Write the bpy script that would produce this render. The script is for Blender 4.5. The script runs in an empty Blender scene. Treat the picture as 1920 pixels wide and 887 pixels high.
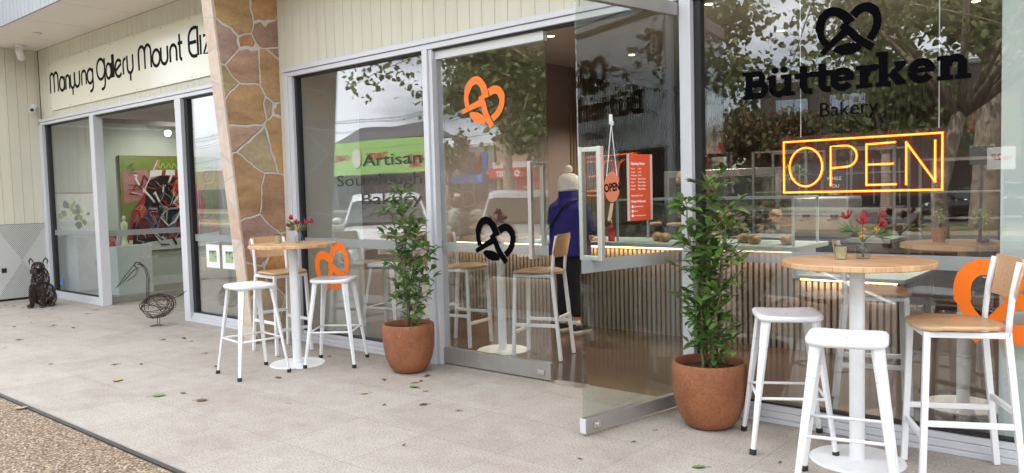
import bpy, math, random
from mathutils import Vector, Matrix
R=math.radians
C=bpy.context.scene.collection
S=bpy.context.scene
rnd=random.Random(7)
# ---------------------------------------------------------------- camera
cam=bpy.data.cameras.new('camera'); co=bpy.data.objects.new('camera',cam); C.objects.link(co)
CAMY=-4.651; CAMZ=1.454
yaw,pit,rol=R(40.246),R(3.278),R(-1.466)
f=Vector((-math.sin(yaw)*math.cos(pit),math.cos(yaw)*math.cos(pit),-math.sin(pit)))
r=Vector((math.cos(yaw),math.sin(yaw),0)); u=r.cross(f)
r2=r*math.cos(rol)+u*math.sin(rol); u2=-r*math.sin(rol)+u*math.cos(rol)
m=Matrix((( r2.x,u2.x,-f.x,0),(r2.y,u2.y,-f.y,CAMY),(r2.z,u2.z,-f.z,CAMZ),(0,0,0,1)))
co.matrix_world=m
cam.sensor_width=36; cam.lens=36*1468.9/1920; cam.clip_start=.05; cam.clip_end=600
S.camera=co
# ---------------------------------------------------------------- world, sun, exposure
SUN_EL,SUN_AZ=52,-18      # azimuth: degrees from +Y (behind the shop) towards +X
w=bpy.data.worlds.new('World'); S.world=w; w.use_nodes=True
nt=w.node_tree; N=nt.nodes; Lk=nt.links; N.clear()
def nn(t,**k):
    n=N.new(t)
    for a,b in k.items(): setattr(n,a,b)
    return n
sky=nn('ShaderNodeTexSky',sky_type='NISHITA',sun_disc=False); sky.sun_elevation=R(SUN_EL); sky.sun_rotation=R(SUN_AZ)
sky.air_density=1; sky.dust_density=1.5
tc=nn('ShaderNodeTexCoord'); mp=nn('ShaderNodeMapping'); mp.inputs['Scale'].default_value=(1,1,2.2); mp.inputs['Location'].default_value=(3.1,1.2,.4)
no=nn('ShaderNodeTexNoise'); no.inputs['Scale'].default_value=2.3; no.inputs['Detail'].default_value=7; no.inputs['Roughness'].default_value=.55
rp=nn('ShaderNodeValToRGB'); rp.color_ramp.elements[0].position=.36; rp.color_ramp.elements[1].position=.52
mx=nn('ShaderNodeMixRGB'); mx.inputs[2].default_value=(22,22.8,24.5,1)
bg=nn('ShaderNodeBackground'); bg.inputs['Strength'].default_value=.10
out=nn('ShaderNodeOutputWorld')
Lk.new(tc.outputs['Generated'],mp.inputs[0]); Lk.new(mp.outputs[0],no.inputs['Vector']); Lk.new(no.outputs['Fac'],rp.inputs[0])
Lk.new(rp.outputs[0],mx.inputs[0]); Lk.new(sky.outputs[0],mx.inputs[1]); Lk.new(mx.outputs[0],bg.inputs[0]); Lk.new(bg.outputs[0],out.inputs[0])
sl=bpy.data.lights.new('sun','SUN'); sl.energy=4.6; sl.angle=R(.5); sl.color=(1,.95,.86)
so=bpy.data.objects.new('sun',sl); C.objects.link(so)
sd=Vector((math.sin(R(SUN_AZ))*math.cos(R(SUN_EL)),math.cos(R(SUN_AZ))*math.cos(R(SUN_EL)),math.sin(R(SUN_EL))))
so.rotation_euler=sd.to_track_quat('Z','Y').to_euler()
vs=S.view_settings; vs.view_transform='Standard'; vs.look='None'; vs.exposure=0.85; vs.gamma=1; vs.use_curve_mapping=False
S.cycles.max_bounces=8; S.cycles.transparent_max_bounces=24; S.cycles.glossy_bounces=5; S.cycles.diffuse_bounces=3
S.cycles.sample_clamp_indirect=6; S.cycles.caustics_reflective=False; S.cycles.caustics_refractive=False

# ---------------------------------------------------------------- materials
MATS={}
def mat(name,col,rough=.6,metal=0,noise=None,bump=None,spec=None,emit=None,coat=0):
    """noise=(scale,col2,lo,hi) mixes a second colour; bump=(scale,strength)"""
    if name in MATS: return MATS[name]
    m=bpy.data.materials.new(name); m.use_nodes=True; t=m.node_tree; b=t.nodes['Principled BSDF']
    b.inputs['Base Color'].default_value=(*col,1); b.inputs['Roughness'].default_value=rough; b.inputs['Metallic'].default_value=metal
    if spec is not None: b.inputs['Specular IOR Level'].default_value=spec
    if coat: b.inputs['Coat Weight'].default_value=coat
    if emit: b.inputs['Emission Color'].default_value=(*emit[0],1); b.inputs['Emission Strength'].default_value=emit[1]
    if noise or bump:
        tc=t.nodes.new('ShaderNodeTexCoord')
    if noise:
        n=t.nodes.new('ShaderNodeTexNoise'); n.inputs['Scale'].default_value=noise[0]; n.inputs['Detail'].default_value=6; n.inputs['Roughness'].default_value=.6
        rr=t.nodes.new('ShaderNodeValToRGB'); rr.color_ramp.elements[0].position=noise[2]; rr.color_ramp.elements[1].position=noise[3]
        rr.color_ramp.elements[0].color=(*col,1); rr.color_ramp.elements[1].color=(*noise[1],1)
        t.links.new(tc.outputs['Object'],n.inputs['Vector']); t.links.new(n.outputs['Fac'],rr.inputs[0]); t.links.new(rr.outputs[0],b.inputs['Base Color'])
    if bump:
        n=t.nodes.new('ShaderNodeTexNoise'); n.inputs['Scale'].default_value=bump[0]; n.inputs['Detail'].default_value=5
        bb=t.nodes.new('ShaderNodeBump'); bb.inputs['Strength'].default_value=bump[1]; bb.inputs['Distance'].default_value=.01
        t.links.new(tc.outputs['Object'],n.inputs['Vector']); t.links.new(n.outputs['Fac'],bb.inputs['Height']); t.links.new(bb.outputs[0],b.inputs['Normal'])
    MATS[name]=m; return m
class G:
    """small node-graph helper on a fresh material"""
    def __init__(s,name):
        s.m=bpy.data.materials.new(name); s.m.use_nodes=True; s.t=s.m.node_tree; s.b=s.t.nodes['Principled BSDF']; MATS[name]=s.m
        s.tc=s.n('ShaderNodeTexCoord').outputs['Object']
    def n(s,t,ins=None,**k):
        x=s.t.nodes.new(t)
        for a,b in k.items(): setattr(x,a,b)
        for a,b in (ins or {}).items():
            if hasattr(b,'is_output'): s.t.links.new(b,x.inputs[a])
            else: x.inputs[a].default_value=b
        return x
    def l(s,a,b): s.t.links.new(a,b)
    def ramp(s,fac,stops,interp='LINEAR'):
        x=s.n('ShaderNodeValToRGB'); cr=x.color_ramp; cr.interpolation=interp
        while len(cr.elements)<len(stops): cr.elements.new(.5)
        for e,(p,c) in zip(cr.elements,stops): e.position=p; e.color=(*c,1) if len(c)==3 else c
        s.l(fac,x.inputs[0]); return x.outputs[0]
    def map(s,loc=(0,0,0),rot=(0,0,0),sc=(1,1,1)):
        return s.n('ShaderNodeMapping',{'Vector':s.tc,'Location':loc,'Rotation':rot,'Scale':sc}).outputs[0]
    def noise(s,v,scale,detail=5,rough=.6): return s.n('ShaderNodeTexNoise',{'Vector':v,'Scale':scale,'Detail':detail,'Roughness':rough}).outputs['Fac']
    def mix(s,fac,a,b,mode='MIX'):
        x=s.n('ShaderNodeMixRGB',blend_type=mode)
        for i,v in enumerate((fac,a,b)):
            if hasattr(v,'is_output'): s.l(v,x.inputs[i])
            else: x.inputs[i].default_value=v if i==0 else (*v,1)
        return x.outputs[0]
    def math(s,op,a,b=0,c=0):
        x=s.n('ShaderNodeMath',operation=op)
        for i,v in enumerate((a,b,c)):
            if hasattr(v,'is_output'): s.l(v,x.inputs[i])
            else: x.inputs[i].default_value=v
        return x.outputs[0]
    def bump(s,h,strength=.3,dist=.01):
        x=s.n('ShaderNodeBump',{'Height':h,'Strength':strength,'Distance':dist}); s.l(x.outputs[0],s.b.inputs['Normal'])
def glass_mat(name,ior,tint,rough=0):
    m=bpy.data.materials.new(name); m.use_nodes=True; t=m.node_tree; t.nodes.clear(); n=t.nodes.new
    o=n('ShaderNodeOutputMaterial'); mx=n('ShaderNodeMixShader'); tr=n('ShaderNodeBsdfTransparent'); gl=n('ShaderNodeBsdfGlossy')
    fr=n('ShaderNodeFresnel'); ge=n('ShaderNodeNewGeometry'); a=n('ShaderNodeMapRange')
    a.inputs['To Min'].default_value=ior; a.inputs['To Max'].default_value=1/ior
    t.links.new(ge.outputs['Backfacing'],a.inputs['Value']); t.links.new(a.outputs[0],fr.inputs['IOR'])
    tr.inputs['Color'].default_value=(*tint,1); gl.inputs['Roughness'].default_value=rough
    if 'door' in name or 'shop' in name:      # slow waviness of large panes
        c_=n('ShaderNodeTexCoord'); no_=n('ShaderNodeTexNoise'); no_.inputs['Scale'].default_value=1.6; no_.inputs['Detail'].default_value=1; bm=n('ShaderNodeBump'); bm.inputs['Strength'].default_value=.10; bm.inputs['Distance'].default_value=.008
        t.links.new(c_.outputs['Object'],no_.inputs['Vector']); t.links.new(no_.outputs['Fac'],bm.inputs['Height']); t.links.new(bm.outputs[0],gl.inputs['Normal'])
    t.links.new(fr.outputs[0],mx.inputs[0]); t.links.new(tr.outputs[0],mx.inputs[1]); t.links.new(gl.outputs[0],mx.inputs[2]); t.links.new(mx.outputs[0],o.inputs[0])
    MATS[name]=m; return m
M_glass=glass_mat('shop_glass',2.0,(.965,.985,.98))
M_door=glass_mat('door_glass',1.72,(.86,.90,.875))
M_clear=glass_mat('clear_glass',1.35,(.93,.95,.94))
M_film=None
g=G('frosted_band'); tr=g.n('ShaderNodeBsdfTransparent',{'Color':(1,1,1,1)}); g.b.inputs['Base Color'].default_value=(.34,.37,.37,1); g.b.inputs['Roughness'].default_value=.35
mxs=g.n('ShaderNodeMixShader',{0:.62}); g.l(tr.outputs[0],mxs.inputs[1]); g.l(g.b.outputs[0],mxs.inputs[2]); g.l(mxs.outputs[0],g.t.nodes['Material Output'].inputs[0]); M_band=g.m
def film(name,col,a):
    g=G(name); tr=g.n('ShaderNodeBsdfTransparent'); g.b.inputs['Base Color'].default_value=(*col,1)
    x=g.n('ShaderNodeMixShader',{0:a}); g.l(tr.outputs[0],x.inputs[1]); g.l(g.b.outputs[0],x.inputs[2]); g.l(x.outputs[0],g.t.nodes['Material Output'].inputs[0]); return g.m
M_artfilm=film('dark_vinyl_thin',(.012,.02,.015),.86); M_whitefilm=film('pale_vinyl_thin',(.6,.62,.62),.35)
M_acrylic=film('clear_acrylic',(.8,.75,.75),.025)
M_alu=mat('anodised_aluminium',(.63,.635,.665),.42,.1,noise=(4,(.61,.615,.645),.3,.7))
M_alu2=mat('steel_rail',(.40,.385,.37),.45,.6,noise=(6,(.34,.32,.30),.3,.7))
M_chrome=mat('polished_steel',(.60,.57,.53),.32,.8)
M_gasket=mat('black_gasket',(.012,.012,.014),.5)
M_white=None
g=G('white_powdercoat'); a=g.noise(g.tc,9,5); c=g.ramp(a,[(.3,(.80,.80,.80)),(.7,(.72,.73,.745))]); sc2=g.noise(g.map(sc=(1,1,.35)),42,6,.8); c=g.mix(1,c,g.ramp(sc2,[(.28,(.55,.52,.49)),(.36,(1,1,1))]),'MULTIPLY'); g.l(c,g.b.inputs['Base Color'])
g.l(g.ramp(g.noise(g.tc,16,4),[(.3,(.28,.28,.28)),(.7,(.5,.5,.5))]),g.b.inputs['Roughness']); M_white=g.m
M_rubber=mat('black_rubber',(.015,.015,.015),.6)
M_black=mat('black_vinyl',(.004,.004,.005),.9,spec=0)
M_orange=mat('orange_vinyl',(.86,.17,.004),.45)
M_cream=mat('cream_sign',(.78,.75,.62),.16,noise=(.8,(.75,.72,.58),.3,.7))
M_ink=mat('black_lettering',(.006,.006,.007),.7,spec=.1)
M_soffit=mat('soffit_paint',(.84,.78,.70),.7,noise=(1.2,(.80,.74,.66),.3,.8))
M_plaster=mat('pale_plaster',(.62,.66,.63),.8)
M_gwall=mat('gallery_wall',(.60,.62,.57),.8,noise=(1.2,(.56,.58,.54),.3,.7))
M_brown=mat('brown_wall',(.30,.24,.21),.8,noise=(1.5,(.27,.21,.185),.3,.7))
M_ceil=mat('brown_ceiling',(.46,.38,.33),.8)
M_counter=mat('grey_green_top',(.50,.56,.56),.3)
M_led=mat('warm_led',(1,.7,.35),.5,emit=((1,.62,.26),5.5))
M_downl=mat('downlight_glow',(1,.9,.7),.5,emit=((1,.80,.52),9))
M_neon=mat('neon_tube',(1,.25,.02),.5,emit=((1,.06,.003),3.4))
M_neoncore=mat('neon_core',(1,.6,.1),.5,emit=((1,.30,.014),3.8))
M_darksteel=mat('black_wire',(.035,.024,.022),.5,.4,noise=(40,(.07,.035,.025),.4,.7))
M_rack=mat('rack_steel',(.38,.38,.38),.35,.7)
M_dark=mat('dark_equipment',(.03,.03,.032),.4)
M_paper=mat('paper',(.78,.78,.76),.8)
M_red=mat('red_paint',(.55,.03,.025),.5)
M_slatdark=mat('dark_backing',(.03,.025,.022),.8)
# beige vertical boards (the boards themselves are modelled)
g=G('beige_boards'); n1=g.noise(g.map(sc=(3,3,.4)),3.0); c=g.ramp(n1,[(.3,(.62,.585,.475)),(.7,(.68,.645,.53))]); g.l(c,g.b.inputs['Base Color']); g.b.inputs['Roughness'].default_value=.55; g.bump(g.noise(g.map(sc=(30,30,2)),6),.08); M_board=g.m
g=G('grey_boards'); n1=g.noise(g.map(sc=(3,3,.4)),3.0); c=g.ramp(n1,[(.3,(.27,.28,.30)),(.7,(.33,.34,.36))]); g.l(c,g.b.inputs['Base Color']); M_fascia=g.m
# paving
g=G('paving_tiles'); mp_=g.map(loc=(.45,.25,0))
br=g.n('ShaderNodeTexBrick',{'Vector':mp_,'Color1':(.392,.358,.318,1),'Color2':(.424,.390,.348,1),'Mortar':(.26,.24,.215,1),'Scale':1.0,'Mortar Size':.0022,'Mortar Smooth':.2,'Bias':0.0,'Brick Width':.6,'Row Height':.6}); br.offset=0; br.squash=1
sp=g.noise(g.tc,95,3,.7); spc=g.ramp(sp,[(.34,(.42,.40,.38)),(.49,(1.02,1.02,1.02)),(.66,(1.04,1.02,1.0))])
cl=g.noise(g.tc,1.1,6,.65); clc=g.ramp(cl,[(.32,(.90,.865,.84)),(.5,(1,.99,.98)),(.68,(1.04,1.045,1.04))])
cl2=g.noise(g.tc,5.5,4,.6); cl2c=g.ramp(cl2,[(.35,(.92,.89,.87)),(.65,(1.03,1.03,1.02))])
a=g.mix(1,br.outputs['Color'],spc,'MULTIPLY'); b_=g.mix(1,a,clc,'MULTIPLY'); c=g.mix(1,b_,cl2c,'MULTIPLY')
st=g.noise(g.tc,14,2,.5); stc=g.ramp(st,[(.17,(.55,.50,.46)),(.24,(1,1,1))]); c=g.mix(1,c,stc,'MULTIPLY')
gv=g.n('ShaderNodeTexVoronoi',{'Vector':g.tc,'Scale':1.7,'Randomness':1.0}); gum=g.ramp(gv.outputs['Distance'],[(.018,(.62,.60,.58)),(.030,(1,1,1))]); c=g.mix(1,c,gum,'MULTIPLY')
wt=g.n('ShaderNodeTexNoise',{'Vector':g.map(sc=(.5,1.6,1)),'Scale':2.6,'Detail':8.0,'Roughness':.7,'Distortion':.8}).outputs['Fac']; c=g.mix(1,c,g.ramp(wt,[(.34,(.93,.91,.89)),(.46,(1,1,1)),(.62,(1.03,1.03,1.03))]),'MULTIPLY')
g.l(c,g.b.inputs['Base Color']); g.b.inputs['Roughness'].default_value=.62; g.b.inputs['Specular IOR Level'].default_value=.3
g.bump(g.noise(g.tc,130,3,.7),.12,.004); M_tile=g.m
g=G('exposed_aggregate'); v=g.n('ShaderNodeTexVoronoi',{'Vector':g.tc,'Scale':85.0}); c=g.ramp(g.n('ShaderNodeSeparateColor',{0:v.outputs['Color']}).outputs[0],[(0,(.10,.065,.04)),(.4,(.24,.165,.10)),(.75,(.38,.28,.18)),(1,(.52,.43,.32))])
c2=g.ramp(v.outputs['Distance'],[(.35,(1,1,1)),(.75,(.45,.40,.36))]); c=g.mix(1,c,c2,'MULTIPLY'); g.l(c,g.b.inputs['Base Color']); g.b.inputs['Roughness'].default_value=.8; g.bump(g.math('SUBTRACT',1,v.outputs['Distance']),.6,.006); M_agg=g.m
g=G('polished_concrete'); c=g.ramp(g.noise(g.tc,1.6,6),[(.3,(.085,.060,.048)),(.7,(.13,.095,.075))]); g.l(c,g.b.inputs['Base Color']); g.b.inputs['Roughness'].default_value=.16; g.bump(g.noise(g.tc,4,3),.03,.01); M_conc=g.m
M_asph=mat('asphalt',(.055,.054,.053),.85,noise=(60,(.10,.098,.095),.35,.75))
M_kerb=mat('kerb_concrete',(.36,.34,.30),.8,noise=(8,(.28,.26,.23),.3,.7))
M_grass=mat('verge_grass',(.10,.14,.035),.9,noise=(1.4,(.28,.22,.11),.4,.62))
M_line=mat('road_paint',(.75,.75,.72),.7)
# crazy-paved sandstone
g=G('crazy_stone')
dn=g.n('ShaderNodeTexNoise',{'Vector':g.tc,'Scale':2.2,'Detail':3.0}).outputs['Color']
dv=g.n('ShaderNodeVectorMath',{0:dn,1:(.5,.5,.5)},operation='SUBTRACT').outputs[0]; dv=g.n('ShaderNodeVectorMath',{0:dv,'Scale':.16},operation='SCALE').outputs[0]
vv=g.n('ShaderNodeVectorMath',{0:g.tc,1:dv},operation='ADD').outputs[0]; vm=g.n('ShaderNodeMapping',{'Vector':vv,'Scale':(1,1,.86),'Location':(.3,.55,.12)}).outputs[0]
ve=g.n('ShaderNodeTexVoronoi',{'Vector':vm,'Scale':2.55,'Randomness':.92},feature='DISTANCE_TO_EDGE'); vc=g.n('ShaderNodeTexVoronoi',{'Vector':vm,'Scale':2.55,'Randomness':.92},feature='F1')
sc_=g.n('ShaderNodeSeparateColor',{0:vc.outputs['Color']})
c=g.ramp(sc_.outputs[0],[(0,(.27,.15,.11)),(.16,(.43,.27,.13)),(.3,(.38,.32,.17)),(.45,(.30,.175,.14)),(.58,(.46,.36,.24)),(.7,(.30,.27,.16)),(.82,(.45,.23,.09)),(.92,(.42,.31,.26)),(1,(.33,.20,.16))])
band=g.n('ShaderNodeTexNoise',{'Vector':g.n('ShaderNodeMapping',{'Vector':vv,'Rotation':(.5,.3,.2),'Scale':(1.5,1.5,5)}).outputs[0],'Scale':1.3,'Detail':6.0,'Roughness':.65}).outputs['Fac']
bc=g.ramp(band,[(.30,(.66,.60,.56)),(.5,(1.02,1,1)),(.68,(1.32,1.27,1.18))]); c=g.mix(.85,c,bc,'MULTIPLY')
sm=g.noise(g.tc,19,6,.72); c=g.mix(.8,c,g.ramp(sm,[(.30,(.78,.76,.74)),(.5,(1.0,.99,.98)),(.7,(1.12,1.11,1.09))]),'MULTIPLY')
edge=g.ramp(ve.outputs['Distance'],[(.014,(0,0,0)),(.024,(1,1,1))]); c=g.mix(edge,(.58,.54,.48),c)
g.l(c,g.b.inputs['Base Color']); g.b.inputs['Roughness'].default_value=.75
hh=g.math('ADD',g.math('MULTIPLY',g.n('ShaderNodeSeparateColor',{0:edge}).outputs[0],1.0),g.math('MULTIPLY',sm,.9)); g.bump(hh,.8,.016); M_stone=g.m
# pale cut edge stones of the buttress
g=G('pale_quoin')
ve=g.n('ShaderNodeTexVoronoi',{'Vector':g.n('ShaderNodeMapping',{'Vector':g.tc,'Scale':(.3,.3,1.0)}).outputs[0],'Scale':2.9},feature='DISTANCE_TO_EDGE'); vc=g.n('ShaderNodeTexVoronoi',{'Vector':g.n('ShaderNodeMapping',{'Vector':g.tc,'Scale':(.3,.3,1.0)}).outputs[0],'Scale':2.9})
c=g.ramp(g.n('ShaderNodeSeparateColor',{0:vc.outputs['Color']}).outputs[0],[(0,(.60,.50,.38)),(.5,(.64,.52,.44)),(1,(.54,.38,.28))]); c=g.mix(.8,c,g.ramp(g.noise(g.tc,14,5),[(.3,(.82,.8,.78)),(.7,(1.1,1.08,1.05))]),'MULTIPLY')
e=g.ramp(ve.outputs['Distance'],[(.022,(0,0,0)),(.034,(1,1,1))]); c=g.mix(e,(.50,.45,.39),c); g.l(c,g.b.inputs['Base Color']); g.b.inputs['Roughness'].default_value=.75; g.bump(e,.3,.008); M_quoin=g.m
# woods
def wood(name,c1,c2,sc,rot=(0,0,0),rough=.42):
    g=G(name); v=g.map(rot=rot,sc=sc); a=g.noise(v,5,7,.65); c=g.ramp(a,[(.3,c1),(.7,c2)]); g.l(c,g.b.inputs['Base Color']); g.b.inputs['Roughness'].default_value=rough; return g.m
M_veneer=wood('oak_veneer',(.47,.27,.13),(.64,.42,.23),(1,14,14))
g=G('butcher_block')   # glued staves
v=g.map(rot=(0,0,.35)); br=g.n('ShaderNodeTexBrick',{'Vector':v,'Color1':(.52,.30,.14,1),'Color2':(.68,.45,.25,1),'Mortar':(.40,.21,.09,1),'Scale':1.0,'Mortar Size':.0007,'Brick Width':.24,'Row Height':.035,'Bias':0.0}); br.offset=.37
gr=g.noise(g.n('ShaderNodeMapping',{'Vector':v,'Scale':(3,45,3)}).outputs[0],3,6); c=g.mix(.7,br.outputs['Color'],g.ramp(gr,[(.3,(.80,.74,.68)),(.7,(1.1,1.08,1.05))]),'MULTIPLY'); g.l(c,g.b.inputs['Base Color']); g.b.inputs['Roughness'].default_value=.33; M_block=g.m
M_slat=wood('timber_slat',(.29,.225,.18),(.40,.33,.275),(12,12,.6),rough=.6)
M_slat2=wood('upper_slat',(.20,.145,.10),(.28,.21,.15),(12,12,.6),rough=.6)
# terracotta
g=G('terracotta'); a=g.noise(g.tc,5,6,.65); c=g.ramp(a,[(.25,(.17,.056,.024)),(.5,(.27,.096,.038)),(.75,(.33,.128,.055))])
wv=g.noise(g.map(sc=(7,7,2)),5,7,.7); c=g.mix(g.ramp(wv,[(.60,(0,0,0)),(.74,(.6,.6,.6))]),c,(.50,.29,.19)); c=g.mix(.9,c,g.ramp(g.noise(g.tc,75,3),[(.3,(.72,.68,.65)),(.55,(1.05,1.05,1.05))]),'MULTIPLY')
g.l(c,g.b.inputs['Base Color']); g.b.inputs['Roughness'].default_value=.65; g.bump(g.noise(g.tc,60,4),.25,.004); M_terra=g.m
M_soil=mat('soil',(.035,.022,.014),.95,noise=(30,(.08,.05,.03),.4,.7),bump=(40,.8))
def leafmat(name,a,b_,tl=.25,rough=.4):
    g=G(name); oi=g.n('ShaderNodeNewGeometry').outputs['Random Per Island']; c=g.ramp(oi,[(0,a),(1,b_)]); g.l(c,g.b.inputs['Base Color']); g.b.inputs['Roughness'].default_value=rough
    t=g.n('ShaderNodeBsdfTranslucent'); g.l(c,t.inputs[0]); x=g.n('ShaderNodeMixShader',{0:tl}); g.l(g.b.outputs[0],x.inputs[1]); g.l(t.outputs[0],x.inputs[2]); g.l(x.outputs[0],g.t.nodes['Material Output'].inputs[0]); return g.m
M_bay=leafmat('bay_leaf',(.05,.12,.025),(.19,.31,.07),.28,.32)
M_plane=leafmat('plane_leaf',(.09,.13,.04),(.26,.31,.12),.4,.5)
M_far=leafmat('far_leaf',(.08,.11,.045),(.22,.25,.11),.3,.6)
M_autumn=leafmat('autumn_leaf',(.16,.07,.03),(.10,.13,.04),.2,.6)
M_bark=mat('bark',(.40,.33,.25),.85,noise=(6,(.22,.17,.12),.4,.65),bump=(20,.5))
M_stem=mat('green_stem',(.13,.12,.05),.6)
# ---------------------------------------------------------------- mesh builder
class MB:
    def __init__(s): s.v=[]; s.f=[]
    def add(s,vs,fs):
        o=len(s.v); s.v+= [tuple(x) for x in vs]; s.f+=[tuple(i+o for i in q) for q in fs]; return s
    def box(s,x0,x1,y0,y1,z0,z1):
        return s.add([(x,y,z) for z in (z0,z1) for y in (y0,y1) for x in (x0,x1)],[(0,2,3,1),(4,5,7,6),(0,1,5,4),(2,6,7,3),(0,4,6,2),(1,3,7,5)])
    def bar(s,a,b,w,h=None,w2=None,h2=None,up=(0,0,1)):
        """rectangular bar between points; w across, h the other way; can taper"""
        a,b=Vector(a),Vector(b); d=(b-a).normalized(); upv=Vector(up)
        if abs(d.dot(upv))>.97: upv=Vector((0,1,0)) if abs(d.y)<.9 else Vector((1,0,0))
        x=d.cross(upv).normalized(); y=x.cross(d).normalized(); h=h or w; w2=w2 or w; h2=h2 or h
        vs=[]
        for p,ww,hh in ((a,w,h),(b,w2,h2)):
            for sx,sy in ((-1,-1),(1,-1),(1,1),(-1,1)): vs.append(p+x*sx*ww/2+y*sy*hh/2)
        return s.add(vs,[(0,3,2,1),(4,5,6,7),(0,1,5,4),(1,2,6,5),(2,3,7,6),(3,0,4,7)])
    def tube(s,pts,rad,n=8,closed=False,cap=True):
        pts=[Vector(p) for p in pts]; k=len(pts)
        if k<2: return s
        rads=rad if isinstance(rad,(list,tuple)) else [rad]*k
        o=len(s.v); prev=None
        for i,p in enumerate(pts):
            if closed: d=pts[(i+1)%k]-pts[i-1]
            else: d=pts[min(i+1,k-1)]-pts[max(i-1,0)]
            if d.length<1e-9: d=Vector((0,0,1))
            d.normalize()
            if prev is None: x=d.orthogonal().normalized()
            else:
                x=prev-d*prev.dot(d)
                x=x.normalized() if x.length>1e-6 else d.orthogonal().normalized()
            prev=x; y=d.cross(x)
            for j in range(n):
                a=2*math.pi*j/n; s.v.append(tuple(p+(x*math.cos(a)+y*math.sin(a))*rads[i]))
        for i in range(k if closed else k-1):
            i2=(i+1)%k
            for j in range(n): s.f.append((o+i*n+j,o+i*n+(j+1)%n,o+i2*n+(j+1)%n,o+i2*n+j))
        if cap and not closed:
            s.f.append(tuple(o+j for j in reversed(range(n)))); s.f.append(tuple(o+(k-1)*n+j for j in range(n)))
        return s
    def lathe(s,prof,n=32,c=(0,0,0)):
        o=len(s.v)
        for r_,z in prof:
            for j in range(n):
                a=2*math.pi*j/n; s.v.append((c[0]+r_*math.cos(a),c[1]+r_*math.sin(a),c[2]+z))
        for i in range(len(prof)-1):
            for j in range(n): s.f.append((o+i*n+j,o+i*n+(j+1)%n,o+(i+1)*n+(j+1)%n,o+(i+1)*n+j))
        if prof[0][0]>1e-4: s.f.append(tuple(o+j for j in reversed(range(n))))
        if prof[-1][0]>1e-4: s.f.append(tuple(o+(len(prof)-1)*n+j for j in range(n)))
        return s
    def loft(s,rings,cap=True,closed=True):
        o=len(s.v); n=len(rings[0])
        for rg in rings: s.v+=[tuple(p) for p in rg]
        for i in range(len(rings)-1):
            for j in range(n if closed else n-1): s.f.append((o+i*n+j,o+i*n+(j+1)%n,o+(i+1)*n+(j+1)%n,o+(i+1)*n+j))
        if cap: s.f.append(tuple(o+j for j in reversed(range(n)))); s.f.append(tuple(o+(len(rings)-1)*n+j for j in range(n)))
        return s
    def prism(s,poly,z0,z1):
        k=len(poly); o=len(s.v)
        for z in (z0,z1): s.v+=[(x,y,z) for x,y in poly]
        s.f.append(tuple(o+j for j in reversed(range(k)))); s.f.append(tuple(o+k+j for j in range(k)))
        for j in range(k): s.f.append((o+j,o+(j+1)%k,o+k+(j+1)%k,o+k+j))
        return s
    def strip(s,pts,w,z0,z1,wend=None):
        """a flat stroke of constant width in the xy plane"""
        L=[];Rr=[]; k=len(pts)
        ws=w if isinstance(w,(list,tuple)) else [w]*k
        for i in range(k):
            a=pts[max(i-1,0)]; b=pts[min(i+1,k-1)]; dx,dy=b[0]-a[0],b[1]-a[1]; l=math.hypot(dx,dy) or 1; nx,ny=-dy/l*ws[i]/2,dx/l*ws[i]/2
            L.append((pts[i][0]+nx,pts[i][1]+ny)); Rr.append((pts[i][0]-nx,pts[i][1]-ny))
        for i in range(k-1): s.prism([Rr[i],Rr[i+1],L[i+1],L[i]],z0,z1)
        return s
    def ball(s,c,rx,ry=None,rz=None,n=10,m_=6,rot=None):
        ry=ry or rx; rz=rz or rx; o=len(s.v)
        for i in range(1,m_):
            t=math.pi*i/m_
            for j in range(n):
                a=2*math.pi*j/n; p=Vector((rx*math.sin(t)*math.cos(a),ry*math.sin(t)*math.sin(a),rz*math.cos(t)))
                if rot: p=rot@p
                s.v.append(tuple(p+Vector(c)))
        tp=Vector((0,0,rz)); 
        if rot: tp=rot@tp
        s.v.append(tuple(Vector(c)+tp)); s.v.append(tuple(Vector(c)-tp)); T=o+(m_-1)*n; B=T+1
        for i in range(m_-2):
            for j in range(n): s.f.append((o+i*n+j,o+(i+1)*n+j,o+(i+1)*n+(j+1)%n,o+i*n+(j+1)%n))
        for j in range(n): s.f.append((T,o+j,o+(j+1)%n)); s.f.append((B,o+(m_-2)*n+(j+1)%n,o+(m_-2)*n+j))
        return s
    def xf(s,M,start=0):
        for i in range(start,len(s.v)): s.v[i]=tuple(M@Vector(s.v[i]))
        return s
def split_x(mb,cuts):
    out=[MB() for _ in range(len(cuts)+1)]; mp=[{} for _ in out]
    for f_ in mb.f:
        k=sum(sum(mb.v[i][0] for i in f_)/len(f_)>c for c in cuts); d=mp[k]; q=[]
        for i in f_:
            if i not in d: d[i]=len(out[k].v); out[k].v.append(mb.v[i])
            q.append(d[i])
        out[k].f.append(tuple(q))
    return out
def to_facade(x0,z0,y):   # 2D (x,y,depth) drawing -> upright on the glass, facing the street
    return Matrix(((1,0,0,x0),(0,0,-1,y),(0,1,0,z0),(0,0,0,1)))
def T(loc=(0,0,0),rz=0,s=1): return Matrix.Translation(Vector(loc))@Matrix.Rotation(rz,4,'Z')@Matrix.Scale(s,4)
def E(name,loc,label,cat,rz=0,group=None,kind=None):
    o=bpy.data.objects.new(name,None); C.objects.link(o); o.location=loc; o.rotation_euler=(0,0,rz); o.empty_display_size=.1
    tag(o,label,cat,group,kind); return o
def tag(o,label=None,cat=None,group=None,kind=None):
    if label: o['label']=label
    if cat: o['category']=cat
    if group: o['group']=group
    if kind: o['kind']=kind
    return o
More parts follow.
